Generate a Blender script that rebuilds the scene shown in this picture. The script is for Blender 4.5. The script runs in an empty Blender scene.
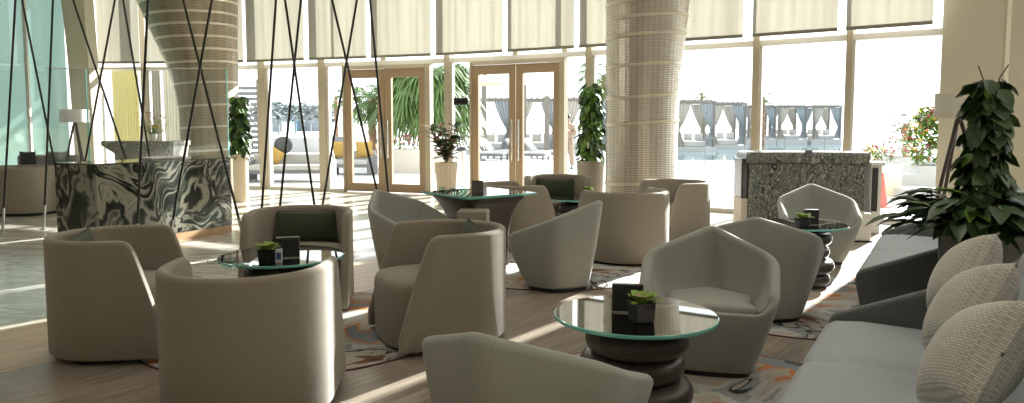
import bpy, math, random
from mathutils import Vector, Matrix
R = math.radians
sc = bpy.context.scene
COL = sc.collection
rnd = random.Random(7)

# ------------------------------------------------------------------ camera
F, PX, PY, PITCH, EYE = 740.0, 512.0, 183.0, R(4.5), 1.45
cam = bpy.data.cameras.new('camera'); camo = bpy.data.objects.new('camera', cam); COL.objects.link(camo)
camo.location = (0, 0, EYE); camo.rotation_euler = (R(90) - PITCH, 0, 0)
cam.sensor_fit = 'HORIZONTAL'; cam.sensor_width = 36.0; cam.lens = 36.0 * F / 1024.0
cam.shift_y = -(201.5 - PY) / 1024.0
cam.clip_end = 2000; cam.clip_start = 0.05
sc.camera = camo
sc.view_settings.view_transform = 'Standard'; sc.view_settings.look = 'None'
sc.view_settings.gamma = 1.0; sc.view_settings.use_curve_mapping = False

def ray(px, py):
    u, v = (px - PX) / F, (PY - py) / F
    c, s = math.cos(PITCH), math.sin(PITCH)
    return Vector((u, c + v * s, -s + v * c))
def at(px, py, Y):                       # the point of the place seen at a pixel, at distance Y
    d = ray(px, py); return Vector((0, 0, EYE)) + d * (Y / d.y)
def gp(px, py, z=0.0):                   # ... on the level z
    d = ray(px, py); return Vector((0, 0, EYE)) + d * ((z - EYE) / d.z)
def xat(px, Y): return at(px, 130, Y).x

# ------------------------------------------------------------------ materials
MATS = {}
def node(nt, t, **kw):
    n = nt.nodes.new(t)
    for k, v in kw.items():
        if k.startswith('i_'):
            n.inputs[k[2:].replace('_', ' ')].default_value = v
        else: setattr(n, k, v)
    return n
def mat(name, color=(.5, .5, .5), rough=.6, metal=0.0, bump=None, var=None, spec=.5, sheen=0.0, coord='Object', emis=None):
    m = bpy.data.materials.new(name); m.use_nodes = True; nt = m.node_tree
    p = nt.nodes['Principled BSDF']; L = nt.links
    p.inputs['Base Color'].default_value = (*color, 1); p.inputs['Roughness'].default_value = rough
    p.inputs['Metallic'].default_value = metal; p.inputs['Specular IOR Level'].default_value = spec
    if sheen: p.inputs['Sheen Weight'].default_value = sheen; p.inputs['Sheen Roughness'].default_value = .5
    if emis: p.inputs['Emission Color'].default_value = (*emis[0], 1); p.inputs['Emission Strength'].default_value = emis[1]
    tc = node(nt, 'ShaderNodeTexCoord')
    if var:                               # (scale, amount)
        nz = node(nt, 'ShaderNodeTexNoise'); nz.inputs['Scale'].default_value = var[0]; nz.inputs['Detail'].default_value = 3
        L.new(tc.outputs[coord], nz.inputs['Vector'])
        mx = node(nt, 'ShaderNodeMix', data_type='RGBA')
        a = var[1]
        mx.inputs[6].default_value = (*[c * (1 - a) for c in color], 1); mx.inputs[7].default_value = (*[min(1, c * (1 + a)) for c in color], 1)
        L.new(nz.outputs['Fac'], mx.inputs[0]); L.new(mx.outputs[2], p.inputs['Base Color'])
    if bump:                              # (scale, strength)
        nb = node(nt, 'ShaderNodeTexNoise'); nb.inputs['Scale'].default_value = bump[0]; nb.inputs['Detail'].default_value = 2
        bp = node(nt, 'ShaderNodeBump'); bp.inputs['Strength'].default_value = bump[1]; bp.inputs['Distance'].default_value = .01
        L.new(tc.outputs[coord], nb.inputs['Vector']); L.new(nb.outputs['Fac'], bp.inputs['Height']); L.new(bp.outputs[0], p.inputs['Normal'])
    MATS[name] = m
    return m
def ramp(nt, stops, interp='LINEAR'):
    r = node(nt, 'ShaderNodeValToRGB'); cr = r.color_ramp; cr.interpolation = interp
    while len(cr.elements) < len(stops): cr.elements.new(0.5)
    for e, (p, c) in zip(cr.elements, stops): e.position = p; e.color = (*c, 1)
    return r

TAUPE = mat('taupe_fabric', (.30, .265, .21), .85, bump=(260, .25), var=(90, .12), sheen=.25)
SAGE = mat('sage_fabric', (.36, .375, .335), .9, bump=(300, .35), var=(110, .16), sheen=.35)
SOFA = mat('sofa_fabric', (.42, .47, .50), .9, bump=(220, .4), var=(120, .18), sheen=.3)
SOFAD = mat('sofa_arm_fabric', (.13, .14, .138), .9, bump=(160, .5), var=(140, .35), sheen=.2)
GREENC = mat('dark_green_fabric', (.035, .05, .022), .9, bump=(200, .3), sheen=.3)
PIPE = mat('green_piping', (.07, .08, .05), .8)
BLACK = mat('black_plinth', (.012, .012, .012), .5)
BLACKG = mat('black_gloss', (.012, .012, .013), .12)
DISC = mat('dark_bronze_lacquer', (.085, .075, .062), .33, var=(4, .15))
FRAME = mat('window_frame_paint', (.46, .39, .29), .45)
FRAMEW = mat('window_frame_light', (.66, .63, .57), .4)
DOORM = mat('door_frame_bronze', (.36, .25, .15), .4)
WALLC = mat('cream_wall', (.52, .48, .36), .75, var=(1.2, .03))
WALLW = mat('white_wall', (.78, .78, .74), .7)
CEIL = mat('ceiling_paint', (.78, .76, .70), .8)
ROD = mat('dark_steel_rod', (.05, .048, .044), .3, metal=.8)
RODF = mat('rod_foot_steel', (.55, .55, .54), .3, metal=.9)
CHROME = mat('brushed_steel', (.6, .6, .6), .25, metal=1)
LEAFD = mat('dark_leaf', (.035, .075, .02), .42, var=(14, .5))
LEAFM = mat('mid_green_leaf', (.13, .26, .04), .45, var=(10, .4))  # green brightened to stand in for daylight glowing through the leaves
LEAFL = mat('light_green_leaf', (.28, .42, .06), .5, var=(20, .3))
PALML = mat('palm_leaf', (.09, .16, .035), .55, var=(3, .4))
STEM = mat('plant_stem', (.10, .075, .04), .8)
PLANTF = mat('fluted_taupe_planter', (.36, .31, .24), .5)
PLANTER = mat('grey_planter', (.115, .12, .12), .5, var=(6, .08))
PLANTB = mat('beige_planter', (.62, .50, .36), .5)
SOIL = mat('soil', (.03, .022, .015), .95, bump=(60, .8))
GROUND = mat('pale_terrace_stone', (.50, .49, .48), .7, var=(.8, .06))
WHITEO = mat('white_outdoor_fabric', (.40, .40, .39), .8)
CURT = mat('cabana_curtain', (.46, .43, .38), .85, var=(2, .12))
CURTB = mat('blue_grey_curtain', (.32, .35, .37), .85)
POST = mat('cabana_post', (.17, .15, .13), .6)
YEL = mat('yellow_cushion', (.42, .27, .07), .8)
DARKG = mat('charcoal_fabric', (.06, .065, .07), .8)
WICK = mat('grey_wicker', (.16, .165, .17), .7, bump=(60, .5))
ORANGE = mat('orange_petal', (.50, .22, .08), .6)
PINK = mat('pink_petal', (.50, .15, .19), .6)
YPET = mat('yellow_petal', (.85, .65, .12), .6)
RED = mat('red_cone_plastic', (.48, .10, .08), .5)
SHADEM = mat('lamp_shade_fabric', (.60, .57, .48), .8)
WOODD = mat('dark_wood_leg', (.045, .032, .024), .45)
HAZE = mat('distant_building', (.22, .25, .27), .9, var=(.3, .2))  # haze of distance put into the wall colour
BLUEB = mat('blue_banner', (.08, .20, .34), .7)
TREEF = mat('distant_tree', (.20, .24, .25), .9)  # grey-blue distance haze painted into the tree colour
SKINM = mat('skin', (.30, .17, .11), .6)
HAIRM = mat('hair', (.02, .016, .013), .6)
SHIRT = mat('beige_uniform', (.30, .23, .17), .8)
PLINTHW = mat('plinth_wood', (.50, .32, .18), .5, var=(9, .3))
WHITEP = mat('white_lacquer', (.75, .74, .70), .3)
TRUNK = mat('palm_trunk', (.26, .15, .09), .9, bump=(30, .8))

def pillow_mat():
    m = mat('cream_woven_fabric', (.52, .47, .38), .9, sheen=.3); nt = m.node_tree; L = nt.links; p = nt.nodes['Principled BSDF']
    tc = node(nt, 'ShaderNodeTexCoord'); ck = node(nt, 'ShaderNodeTexBrick'); ck.inputs['Scale'].default_value = 26
    ck.inputs['Color1'].default_value = (.80, .78, .72, 1); ck.inputs['Color2'].default_value = (.64, .62, .56, 1); ck.inputs['Mortar'].default_value = (.50, .47, .40, 1)
    ck.inputs['Mortar Size'].default_value = .06
    mp = node(nt, 'ShaderNodeMapping'); mp.inputs['Rotation'].default_value = (R(90), 0, 0)
    L.new(tc.outputs['Object'], mp.inputs['Vector']); L.new(mp.outputs[0], ck.inputs['Vector']); L.new(ck.outputs['Color'], p.inputs['Base Color'])
    bp = node(nt, 'ShaderNodeBump'); bp.inputs['Strength'].default_value = .5; bp.inputs['Distance'].default_value = .006; bp.invert = True
    L.new(ck.outputs['Fac'], bp.inputs['Height']); L.new(bp.outputs[0], p.inputs['Normal'])
    return m
WOVEN = pillow_mat()

def marble_mat(name, dark, mid, light, scale=1.0, rough=.12, stretch=(1, 1, 1)):
    m = mat(name, mid, rough); nt = m.node_tree; L = nt.links; p = nt.nodes['Principled BSDF']
    tc = node(nt, 'ShaderNodeTexCoord'); mp = node(nt, 'ShaderNodeMapping'); mp.inputs['Scale'].default_value = stretch
    L.new(tc.outputs['Object'], mp.inputs['Vector'])
    n1 = node(nt, 'ShaderNodeTexNoise'); n1.inputs['Scale'].default_value = 1.1 * scale; n1.inputs['Detail'].default_value = 2; n1.inputs['Distortion'].default_value = 1.6
    L.new(mp.outputs[0], n1.inputs['Vector'])
    sc_ = node(nt, 'ShaderNodeVectorMath', operation='SCALE'); sc_.inputs['Scale'].default_value = 1.7
    L.new(n1.outputs['Color'], sc_.inputs[0])
    ad = node(nt, 'ShaderNodeVectorMath', operation='ADD'); L.new(mp.outputs[0], ad.inputs[0]); L.new(sc_.outputs[0], ad.inputs[1])
    n2 = node(nt, 'ShaderNodeTexNoise'); n2.inputs['Scale'].default_value = 2.4 * scale; n2.inputs['Detail'].default_value = 6; n2.inputs['Distortion'].default_value = 2.2
    L.new(ad.outputs[0], n2.inputs['Vector'])
    r = ramp(nt, [(0, dark), (.37, dark), (.42, mid), (.45, light), (.48, [c * .8 for c in light]), (.495, dark), (.545, dark), (.56, mid), (.575, light), (.59, mid), (.63, dark), (.70, mid), (1, dark)])
    L.new(n2.outputs['Fac'], r.inputs[0]); L.new(r.outputs[0], p.inputs['Base Color'])
    return m
MARBLE = marble_mat('green_marble', (.012, .018, .014), (.085, .10, .075), (.31, .30, .24), .42)
MARBLE2 = marble_mat('green_marble_fine', (.025, .032, .026), (.15, .17, .14), (.42, .43, .38), 1.9, .2, (1.4, 1.4, .7))

def floor_marble_mat():
    m = mat('grey_floor_marble', (.4, .4, .36), .16); nt = m.node_tree; L = nt.links; p = nt.nodes['Principled BSDF']
    tc = node(nt, 'ShaderNodeTexCoord'); mp = node(nt, 'ShaderNodeMapping'); mp.inputs['Rotation'].default_value = (0, 0, R(-8)); mp.inputs['Scale'].default_value = (.45, 2.1, 1)
    L.new(tc.outputs['Object'], mp.inputs['Vector'])
    n = node(nt, 'ShaderNodeTexNoise'); n.inputs['Scale'].default_value = 1.5; n.inputs['Detail'].default_value = 7; n.inputs['Distortion'].default_value = 1.2
    L.new(mp.outputs[0], n.inputs['Vector'])
    r = ramp(nt, [(.28, (.24, .235, .205)), (.42, (.49, .475, .41)), (.49, (.75, .72, .62)), (.53, (.35, .34, .30)), (.60, (.64, .61, .53)), (.68, (.42, .41, .36)), (.8, (.26, .255, .23))])
    L.new(n.outputs['Fac'], r.inputs[0])
    mp2 = node(nt, 'ShaderNodeMapping'); mp2.inputs['Rotation'].default_value = (0, 0, R(-52)); L.new(tc.outputs['Object'], mp2.inputs['Vector'])
    b = node(nt, 'ShaderNodeTexBrick'); b.inputs['Scale'].default_value = 1; b.inputs['Brick Width'].default_value = 2.4; b.inputs['Row Height'].default_value = 1.2
    b.inputs['Mortar Size'].default_value = .008; b.offset = 0
    L.new(mp2.outputs[0], b.inputs['Vector'])
    mx = node(nt, 'ShaderNodeMix', data_type='RGBA'); L.new(b.outputs['Fac'], mx.inputs[0]); L.new(r.outputs[0], mx.inputs[6]); mx.inputs[7].default_value = (.60, .58, .52, 1)
    L.new(mx.outputs[2], p.inputs['Base Color'])
    return m
FMARB = floor_marble_mat()
def wood_mat(name, c1, c2, rough=.34):
    m = mat(name, c1, rough); nt = m.node_tree; L = nt.links; p = nt.nodes['Principled BSDF']
    tc = node(nt, 'ShaderNodeTexCoord'); mp = node(nt, 'ShaderNodeMapping'); mp.inputs['Rotation'].default_value = (0, 0, R(-52))
    L.new(tc.outputs['Object'], mp.inputs['Vector'])
    b = node(nt, 'ShaderNodeTexBrick'); b.inputs['Scale'].default_value = 1; b.inputs['Brick Width'].default_value = 1.5; b.inputs['Row Height'].default_value = .15
    b.inputs['Mortar Size'].default_value = .002; b.inputs['Color1'].default_value = (*c1, 1); b.inputs['Color2'].default_value = (*c2, 1)
    b.inputs['Mortar'].default_value = (*[c * .45 for c in c1], 1); b.offset = .37
    L.new(mp.outputs[0], b.inputs['Vector'])
    mp3 = node(nt, 'ShaderNodeMapping'); mp3.inputs['Scale'].default_value = (1.2, 22, 1); L.new(mp.outputs[0], mp3.inputs['Vector'])
    n = node(nt, 'ShaderNodeTexNoise'); n.inputs['Scale'].default_value = 2; n.inputs['Detail'].default_value = 5; L.new(mp3.outputs[0], n.inputs['Vector'])
    r = ramp(nt, [(.3, (.62, .62, .62)), (.7, (1.25, 1.22, 1.18))]); L.new(n.outputs['Fac'], r.inputs[0])
    mx = node(nt, 'ShaderNodeMix', data_type='RGBA', blend_type='MULTIPLY'); mx.inputs[0].default_value = 1
    L.new(b.outputs['Color'], mx.inputs[6]); L.new(r.outputs[0], mx.inputs[7]); L.new(mx.outputs[2], p.inputs['Base Color'])
    return m
WOOD = wood_mat('grey_brown_planks', (.37, .315, .26), (.29, .25, .205))
WOODL = wood_mat('tan_planks', (.62, .46, .31), (.54, .40, .27))
STRIP = mat('pale_stone_strip', (.52, .50, .42), .3, var=(3, .1))

def rug_mat():
    m = mat('painterly_rug', (.4, .4, .4), .95); nt = m.node_tree; L = nt.links; p = nt.nodes['Principled BSDF']
    tc = node(nt, 'ShaderNodeTexCoord')
    n = node(nt, 'ShaderNodeTexNoise'); n.inputs['Scale'].default_value = .95; n.inputs['Detail'].default_value = 4; n.inputs['Distortion'].default_value = 1.3
    L.new(tc.outputs['Object'], n.inputs['Vector'])
    r = ramp(nt, [(0, (.10, .11, .12)), (.36, (.25, .29, .31)), (.425, (.58, .22, .09)), (.445, (.46, .40, .33)), (.49, (.52, .52, .49)), (.53, (.31, .33, .33)), (.56, (.02, .022, .022)), (.575, (.44, .41, .36)), (.62, (.20, .09, .05)), (.65, (.05, .06, .065)), (.70, (.30, .32, .32))], 'CONSTANT')
    L.new(n.outputs['Fac'], r.inputs[0]); L.new(r.outputs[0], p.inputs['Base Color'])
    return m
RUG = rug_mat()
RUGE = mat('rug_edge', (.10, .035, .03), .9)

def glass_pane(name, tint=(.97, .98, .975), ior=1.45, gloss_rough=0.0):
    m = bpy.data.materials.new(name); m.use_nodes = True; nt = m.node_tree; nt.nodes.clear(); L = nt.links
    o = node(nt, 'ShaderNodeOutputMaterial'); mx = node(nt, 'ShaderNodeMixShader'); t = node(nt, 'ShaderNodeBsdfTransparent'); g = node(nt, 'ShaderNodeBsdfGlossy')
    t.inputs[0].default_value = (*tint, 1); g.inputs['Roughness'].default_value = gloss_rough
    f = node(nt, 'ShaderNodeFresnel'); f.inputs['IOR'].default_value = ior
    ge = node(nt, 'ShaderNodeNewGeometry'); sb = node(nt, 'ShaderNodeMath', operation='SUBTRACT'); sb.inputs[0].default_value = 1.0; L.new(ge.outputs['Backfacing'], sb.inputs[1])
    mu = node(nt, 'ShaderNodeMath', operation='MULTIPLY'); L.new(f.outputs[0], mu.inputs[0]); L.new(sb.outputs[0], mu.inputs[1])
    L.new(mu.outputs[0], mx.inputs[0]); L.new(t.outputs[0], mx.inputs[1]); L.new(g.outputs[0], mx.inputs[2]); L.new(mx.outputs[0], o.inputs[0])
    return m
GLASS = glass_pane('window_glass', (.95, .965, .96), 1.3)
TTOP = glass_pane('table_glass', (.30, .36, .34), 2.4, .02)
_nt = TTOP.node_tree; _f = [n for n in _nt.nodes if n.type == 'FRESNEL'][0]; _mx = [n for n in _nt.nodes if n.type == 'MIX_SHADER'][0]
_m = node(_nt, 'ShaderNodeMath', operation='MULTIPLY_ADD'); _m.inputs[1].default_value = .6; _m.inputs[2].default_value = .36; _nt.links.new(_f.outputs[0], _m.inputs[0]); _nt.links.new(_m.outputs[0], _mx.inputs[0])
TEDGE = mat('table_glass_edge', (.18, .52, .46), .08)
CLEAR = glass_pane('clear_glassware', (.88, .96, .95), 1.6)
def tint_glass(name, col, mixd):
    m = glass_pane(name, (1, 1, 1), 1.5); nt = m.node_tree; L = nt.links
    t = [n for n in nt.nodes if n.type == 'BSDF_TRANSPARENT'][0]; mx = [n for n in nt.nodes if n.type == 'MIX_SHADER'][0]
    d = node(nt, 'ShaderNodeBsdfDiffuse'); d.inputs[0].default_value = (*col, 1)
    tr = node(nt, 'ShaderNodeBsdfTranslucent'); tr.inputs[0].default_value = (*col, 1)
    a = node(nt, 'ShaderNodeMixShader'); a.inputs[0].default_value = .25; L.new(d.outputs[0], a.inputs[1]); L.new(tr.outputs[0], a.inputs[2])
    m2 = node(nt, 'ShaderNodeMixShader'); m2.inputs[0].default_value = mixd; L.new(t.outputs[0], m2.inputs[1]); L.new(a.outputs[0], m2.inputs[2])
    L.new(m2.outputs[0], mx.inputs[1]); return m
GREENG = tint_glass('green_tinted_glass', (.34, .50, .42), .12)
[n for n in GREENG.node_tree.nodes if n.type == 'BSDF_TRANSPARENT'][0].inputs[0].default_value = (.385, .47, .43, 1)
FROST = tint_glass('partition_glass', (.30, .34, .30), .12)
def shade_mat():
    m = bpy.data.materials.new('roller_shade_fabric'); m.use_nodes = True; nt = m.node_tree; nt.nodes.clear(); L = nt.links
    o = node(nt, 'ShaderNodeOutputMaterial'); d = node(nt, 'ShaderNodeBsdfDiffuse'); t = node(nt, 'ShaderNodeBsdfTranslucent')
    mx = node(nt, 'ShaderNodeMixShader'); mx.inputs[0].default_value = .5
    tc = node(nt, 'ShaderNodeTexCoord'); w = node(nt, 'ShaderNodeTexNoise'); w.inputs['Scale'].default_value = 1.0
    mp = node(nt, 'ShaderNodeMapping'); mp.inputs['Scale'].default_value = (9, 9, .25); L.new(tc.outputs['Object'], mp.inputs['Vector']); L.new(mp.outputs[0], w.inputs['Vector'])
    r = ramp(nt, [(.35, (.52, .505, .455)), (.65, (.59, .575, .525))]); L.new(w.outputs['Fac'], r.inputs[0])
    L.new(r.outputs[0], d.inputs[0]); L.new(r.outputs[0], t.inputs[0])
    L.new(d.outputs[0], mx.inputs[1]); L.new(t.outputs[0], mx.inputs[2]); L.new(mx.outputs[0], o.inputs[0])
    return m
SHADE = shade_mat()
SHADEB = mat('shade_hem_bar', (.26, .24, .19), .6)
def water_mat():
    m = mat('pool_water', (.10, .17, .20), .05, bump=(.9, .25)); return m
WATER = water_mat()
def column_mat(name, c1, c2, metal, zs, vs):
    m = mat(name, c1, .32, metal); nt = m.node_tree; L = nt.links; p = nt.nodes['Principled BSDF']
    tc = node(nt, 'ShaderNodeTexCoord')
    w = node(nt, 'ShaderNodeTexWave', wave_type='BANDS', bands_direction='Z'); w.inputs['Scale'].default_value = zs; L.new(tc.outputs['Object'], w.inputs['Vector'])
    g = node(nt, 'ShaderNodeTexGradient', gradient_type='RADIAL'); L.new(tc.outputs['Object'], g.inputs['Vector'])
    s = node(nt, 'ShaderNodeMath', operation='MULTIPLY'); s.inputs[1].default_value = vs * 6.2832; L.new(g.outputs['Fac'], s.inputs[0])
    si = node(nt, 'ShaderNodeMath', operation='SINE'); L.new(s.outputs[0], si.inputs[0])
    a = node(nt, 'ShaderNodeMath', operation='MULTIPLY_ADD'); a.inputs[1].default_value = .22; L.new(si.outputs[0], a.inputs[0]); L.new(w.outputs['Fac'], a.inputs[2])
    r = ramp(nt, [(.25, c2), (.6, c1)]); L.new(a.outputs[0], r.inputs[0]); L.new(r.outputs[0], p.inputs['Base Color'])
    bp = node(nt, 'ShaderNodeBump'); bp.inputs['Strength'].default_value = .5; bp.inputs['Distance'].default_value = .01
    L.new(a.outputs[0], bp.inputs['Height']); L.new(bp.outputs[0], p.inputs['Normal'])
    return m
COLM = column_mat('silver_mesh_cladding', (.56, .52, .45), (.33, .30, .24), .85, 12, 44)
COLB = column_mat('bronze_slat_cladding', (.36, .30, .21), (.20, .165, .115), .45, 11, 22)
BANDM = mat('champagne_band', (.66, .60, .48), .35, metal=.4)

# ------------------------------------------------------------------ mesh building
class MB:
    def __init__(s): s.v = []; s.f = []
    def add(s, vs, fs):
        o = len(s.v); s.v += [tuple(v) for v in vs]; s.f += [tuple(i + o for i in f) for f in fs]; return s
    def box(s, x0, x1, y0, y1, z0, z1, M=None):
        vs = [Vector((x, y, z)) for x in (x0, x1) for y in (y0, y1) for z in (z0, z1)]
        if M is not None: vs = [M @ v for v in vs]
        return s.add(vs, [(0, 1, 3, 2), (4, 6, 7, 5), (0, 4, 5, 1), (2, 3, 7, 6), (0, 2, 6, 4), (1, 5, 7, 3)])
    def loft(s, rings, closed=True, cap0=True, cap1=True):
        n = len(rings[0]); vs = [p for r in rings for p in r]; fs = []
        for i in range(len(rings) - 1):
            for j in range(n if closed else n - 1):
                k = (j + 1) % n; fs.append((i * n + j, i * n + k, (i + 1) * n + k, (i + 1) * n + j))
        if cap0: fs.append(tuple(reversed(range(n))))
        if cap1: fs.append(tuple(range((len(rings) - 1) * n, len(rings) * n)))
        return s.add(vs, fs)
    def lathe(s, prof, c=(0, 0, 0), n=32, cap0=True, cap1=True):
        rings = [[(c[0] + r * math.cos(2 * math.pi * k / n), c[1] + r * math.sin(2 * math.pi * k / n), c[2] + z) for k in range(n)] for r, z in prof]
        return s.loft(rings, True, cap0, cap1)
    def tube(s, pts, r, n=8, closed=False):
        pts = [Vector(p) for p in pts]; rings = []; rr = r if isinstance(r, (list, tuple)) else [r] * len(pts)
        up = Vector((0, 0, 1)); N = len(pts)
        for i, p in enumerate(pts):
            if closed: d = pts[(i + 1) % N] - pts[i - 1]
            else: d = pts[min(i + 1, N - 1)] - pts[max(i - 1, 0)]
            d.normalize(); a = d.cross(up)
            if a.length < 1e-3: a = d.cross(Vector((1, 0, 0)))
            a.normalize(); b = a.cross(d)
            rings.append([p + (a * math.cos(2 * math.pi * k / n) + b * math.sin(2 * math.pi * k / n)) * rr[i] for k in range(n)])
        if closed: rings.append(rings[0]); return s.loft(rings, True, False, False)
        return s.loft(rings)
    def prism(s, poly, d, M=None):        # poly in the local (y, z) plane, thickness along x from d[0] to d[1]
        n = len(poly); vs = [Vector((d[0], a, b)) for a, b in poly] + [Vector((d[1], a, b)) for a, b in poly]
        if M is not None: vs = [M @ v for v in vs]
        fs = [tuple(range(n)), tuple(reversed(range(n, 2 * n)))] + [(i, i + n, (i + 1) % n + n, (i + 1) % n) for i in range(n)]
        return s.add(vs, fs)
    def build(s, name, m, parent=None, smooth=True, bevel=0, seg=3, angle=40, sub=0):
        me = bpy.data.meshes.new(name); me.from_pydata(s.v, [], s.f); me.validate(); me.update()
        if smooth:
            for p in me.polygons: p.use_smooth = True
        if isinstance(m, (list, tuple)):
            for q in m: me.materials.append(q)
        else: me.materials.append(m)
        import bmesh
        b = bmesh.new(); b.from_mesh(me); bmesh.ops.recalc_face_normals(b, faces=b.faces); b.to_mesh(me); b.free()
        if smooth: me.set_sharp_from_angle(angle=R(angle))
        o = bpy.data.objects.new(name, me); COL.objects.link(o)
        if parent: o.parent = parent
        if bevel:
            bv = o.modifiers.new('bevel', 'BEVEL'); bv.width = bevel; bv.segments = seg; bv.limit_method = 'ANGLE'; bv.angle_limit = R(30)
            bv.harden_normals = False
            for p in me.polygons: p.use_smooth = True
        if sub:
            sm = o.modifiers.new('sub', 'SUBSURF'); sm.levels = sub; sm.render_levels = sub
        return o
def tag(o, label, cat, group=None, kind=None):
    if label: o['label'] = label
    if cat: o['category'] = cat
    if group: o['group'] = group
    if kind: o['kind'] = kind
    return o
def thing(name, label, cat, loc=(0, 0, 0), face=None, group=None, rz=0):
    o = bpy.data.objects.new(name, None); COL.objects.link(o); o.location = loc; o.empty_display_size = .1
    if face: rz = math.atan2(-face[0], face[1])
    o.rotation_euler = (0, 0, rz); return tag(o, label, cat, group)
def struct(o): o['kind'] = 'structure'; return o
KIDS = {}
def copy_tree(o, parent=None):
    c = o.copy(); COL.objects.link(c)
    if parent: c.parent = parent
    for ch in [x for x in list(COL.objects) if x.parent == o]: copy_tree(ch, c)
    return c
def place(proto, used, loc, face, label, group=None, rz=None):
    o = proto if not used[0] else copy_tree(proto)
    used[0] = True
    o.location = loc; o.rotation_euler = (0, 0, math.atan2(-face[0], face[1]) if face else (rz or 0))
    o['label'] = label
    if group: o['group'] = group
    return o
def chaikin(pts, it=2, closed=True):
    for _ in range(it):
        q = []; n = len(pts)
        for i in range(n if closed else n - 1):
            a, b = Vector(pts[i]), Vector(pts[(i + 1) % n]); q += [a * .75 + b * .25, a * .25 + b * .75]
        pts = q
    return pts
def resample(pts, n, closed=True):
    P = [Vector(p) for p in pts]
    if closed: P.append(P[0].copy())
    d = [0]
    for a, b in zip(P, P[1:]): d.append(d[-1] + (b - a).length)
    out = []; j = 0
    for k in range(n):
        t = d[-1] * k / (n if closed else n - 1)
        while j < len(P) - 2 and d[j + 1] < t: j += 1
        s = (t - d[j]) / max(1e-9, d[j + 1] - d[j]); out.append(P[j].lerp(P[j + 1], min(1, s)))
    return out
# ------------------------------------------------------------------ the facade line
WT = [(-30, 17.3), (88, 17.2), (150, 17.2), (240, 16.9), (317, 16.2), (417, 15.4), (480, 14.75), (555, 13.95), (605, 13.35), (682, 12.6), (760, 11.9), (850, 11.1), (940, 10.4), (1100, 9.3)]
def wz(px):
    for (a, za), (b, zb) in zip(WT, WT[1:]):
        if px <= b: return za + (zb - za) * (px - a) / (b - a)
    return WT[-1][1]
def wp(px, k=1.0):
    Y = wz(px) * k; return Vector((xat(px, Y), Y, 0))
def wdir(px):
    d = wp(px + 8) - wp(px - 8); d.normalize(); return d
def strip(mb, pa, pb, z0, z1, depth, off=0.0, k=1.0):
    """a slab standing on the facade line between two columns of it; depth towards the outside"""
    a, b = wp(pa, k), wp(pb, k); d = (b - a).normalized(); n = Vector((-d.y, d.x, 0))
    if n.y < 0: n = -n
    a = a + n * off; b = b + n * off
    vs = [a, b, b + n * depth, a + n * depth]
    v = [Vector((p.x, p.y, z0)) for p in vs] + [Vector((p.x, p.y, z1)) for p in vs]
    return mb.add(v, [(0, 3, 2, 1), (4, 5, 6, 7), (0, 1, 5, 4), (1, 2, 6, 5), (2, 3, 7, 6), (3, 0, 4, 7)])
H0, H1, CZ, SB = 2.70, 2.79, 4.9, 2.84

# floors
NV = Vector((.616, .788, 0)); EV = Vector((.788, -.616, 0))
P0 = Vector((-3.69, 5.33, 0))
def band(name, e0, e1, m, z=0.0):
    a, b = P0 - NV * 10 + EV * e0, P0 + NV * 11 + EV * e0; c, d = P0 + NV * 11 + EV * e1, P0 - NV * 10 + EV * e1
    mb = MB(); vs = [Vector((p.x, p.y, zz)) for zz in (z, z - .06) for p in (a, b, c, d)]
    mb.add(vs, [(0, 1, 2, 3), (7, 6, 5, 4), (0, 4, 5, 1), (1, 5, 6, 2), (2, 6, 7, 3), (3, 7, 4, 0)])
    return struct(mb.build(name, m, smooth=False))
def poly_floor(name, pts, m):
    mb = MB(); n = len(pts); mb.add([(x, y, 0) for x, y in pts] + [(x, y, -.06) for x, y in pts], [tuple(range(n)), tuple(reversed(range(n, 2 * n)))] + [(i, (i + 1) % n, (i + 1) % n + n, i + n) for i in range(n)])
    return struct(mb.build(name, m, smooth=False))
# clip half-planes along EV against the room outline
outline = [(wp(px).x, wp(px).y + .12) for px in (-30, 88, 150, 240, 317, 417, 480, 555, 605, 682, 760, 850, 940, 1100)] + [(9.2, -2.5), (-12.5, -2.5), (-12.5, 17.4)]
def clip(poly, f):
    out = []; n = len(poly)
    for i in range(n):
        p, q = poly[i], poly[(i + 1) % n]; a, b = f(p), f(q)
        if a >= 0: out.append(p)
        if (a >= 0) != (b >= 0):
            t = a / (a - b); out.append((p[0] + (q[0] - p[0]) * t, p[1] + (q[1] - p[1]) * t))
    return out
ee = lambda p: (p[0] - P0.x) * EV.x + (p[1] - P0.y) * EV.y
def between(a, b): return clip(clip(outline, lambda p: ee(p) - a), lambda p: b - ee(p))
poly_floor('floor_marble', between(-40, 0), FMARB)
poly_floor('floor_strip', between(0, .15), STRIP)
poly_floor('floor_border', between(.15, 1.22), WOODL)
poly_floor('floor', between(1.22, 40), WOOD)

# ceiling, walls
ce = MB(); n = len(outline); ce.add([(x, y, CZ) for x, y in outline] + [(x, y, CZ + .15) for x, y in outline], [tuple(range(n)), tuple(reversed(range(n, 2 * n)))] + [(i, (i + 1) % n, (i + 1) % n + n, i + n) for i in range(n)])
struct(ce.build('ceiling', CEIL, smooth=False))
struct(MB().box(-12.6, 9.3, -2.65, -2.5, 0, CZ).build('wall_back', WALLC, smooth=False))
struct(MB().box(-12.65, -12.5, -2.6, 12.6, 0, CZ).build('wall_left', WALLC, smooth=False))
struct(MB().box(-12.65, xat(-60, 12.6) - .02, 12.45, 12.6, 0, CZ).build('wall_return', WALLC, smooth=False))
rw = MB(); e = wp(1100); rw.box(9.2, 9.35, -2.6, e.y + .1, 0, CZ); struct(rw.build('wall_right', WALLC, smooth=False))
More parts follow.
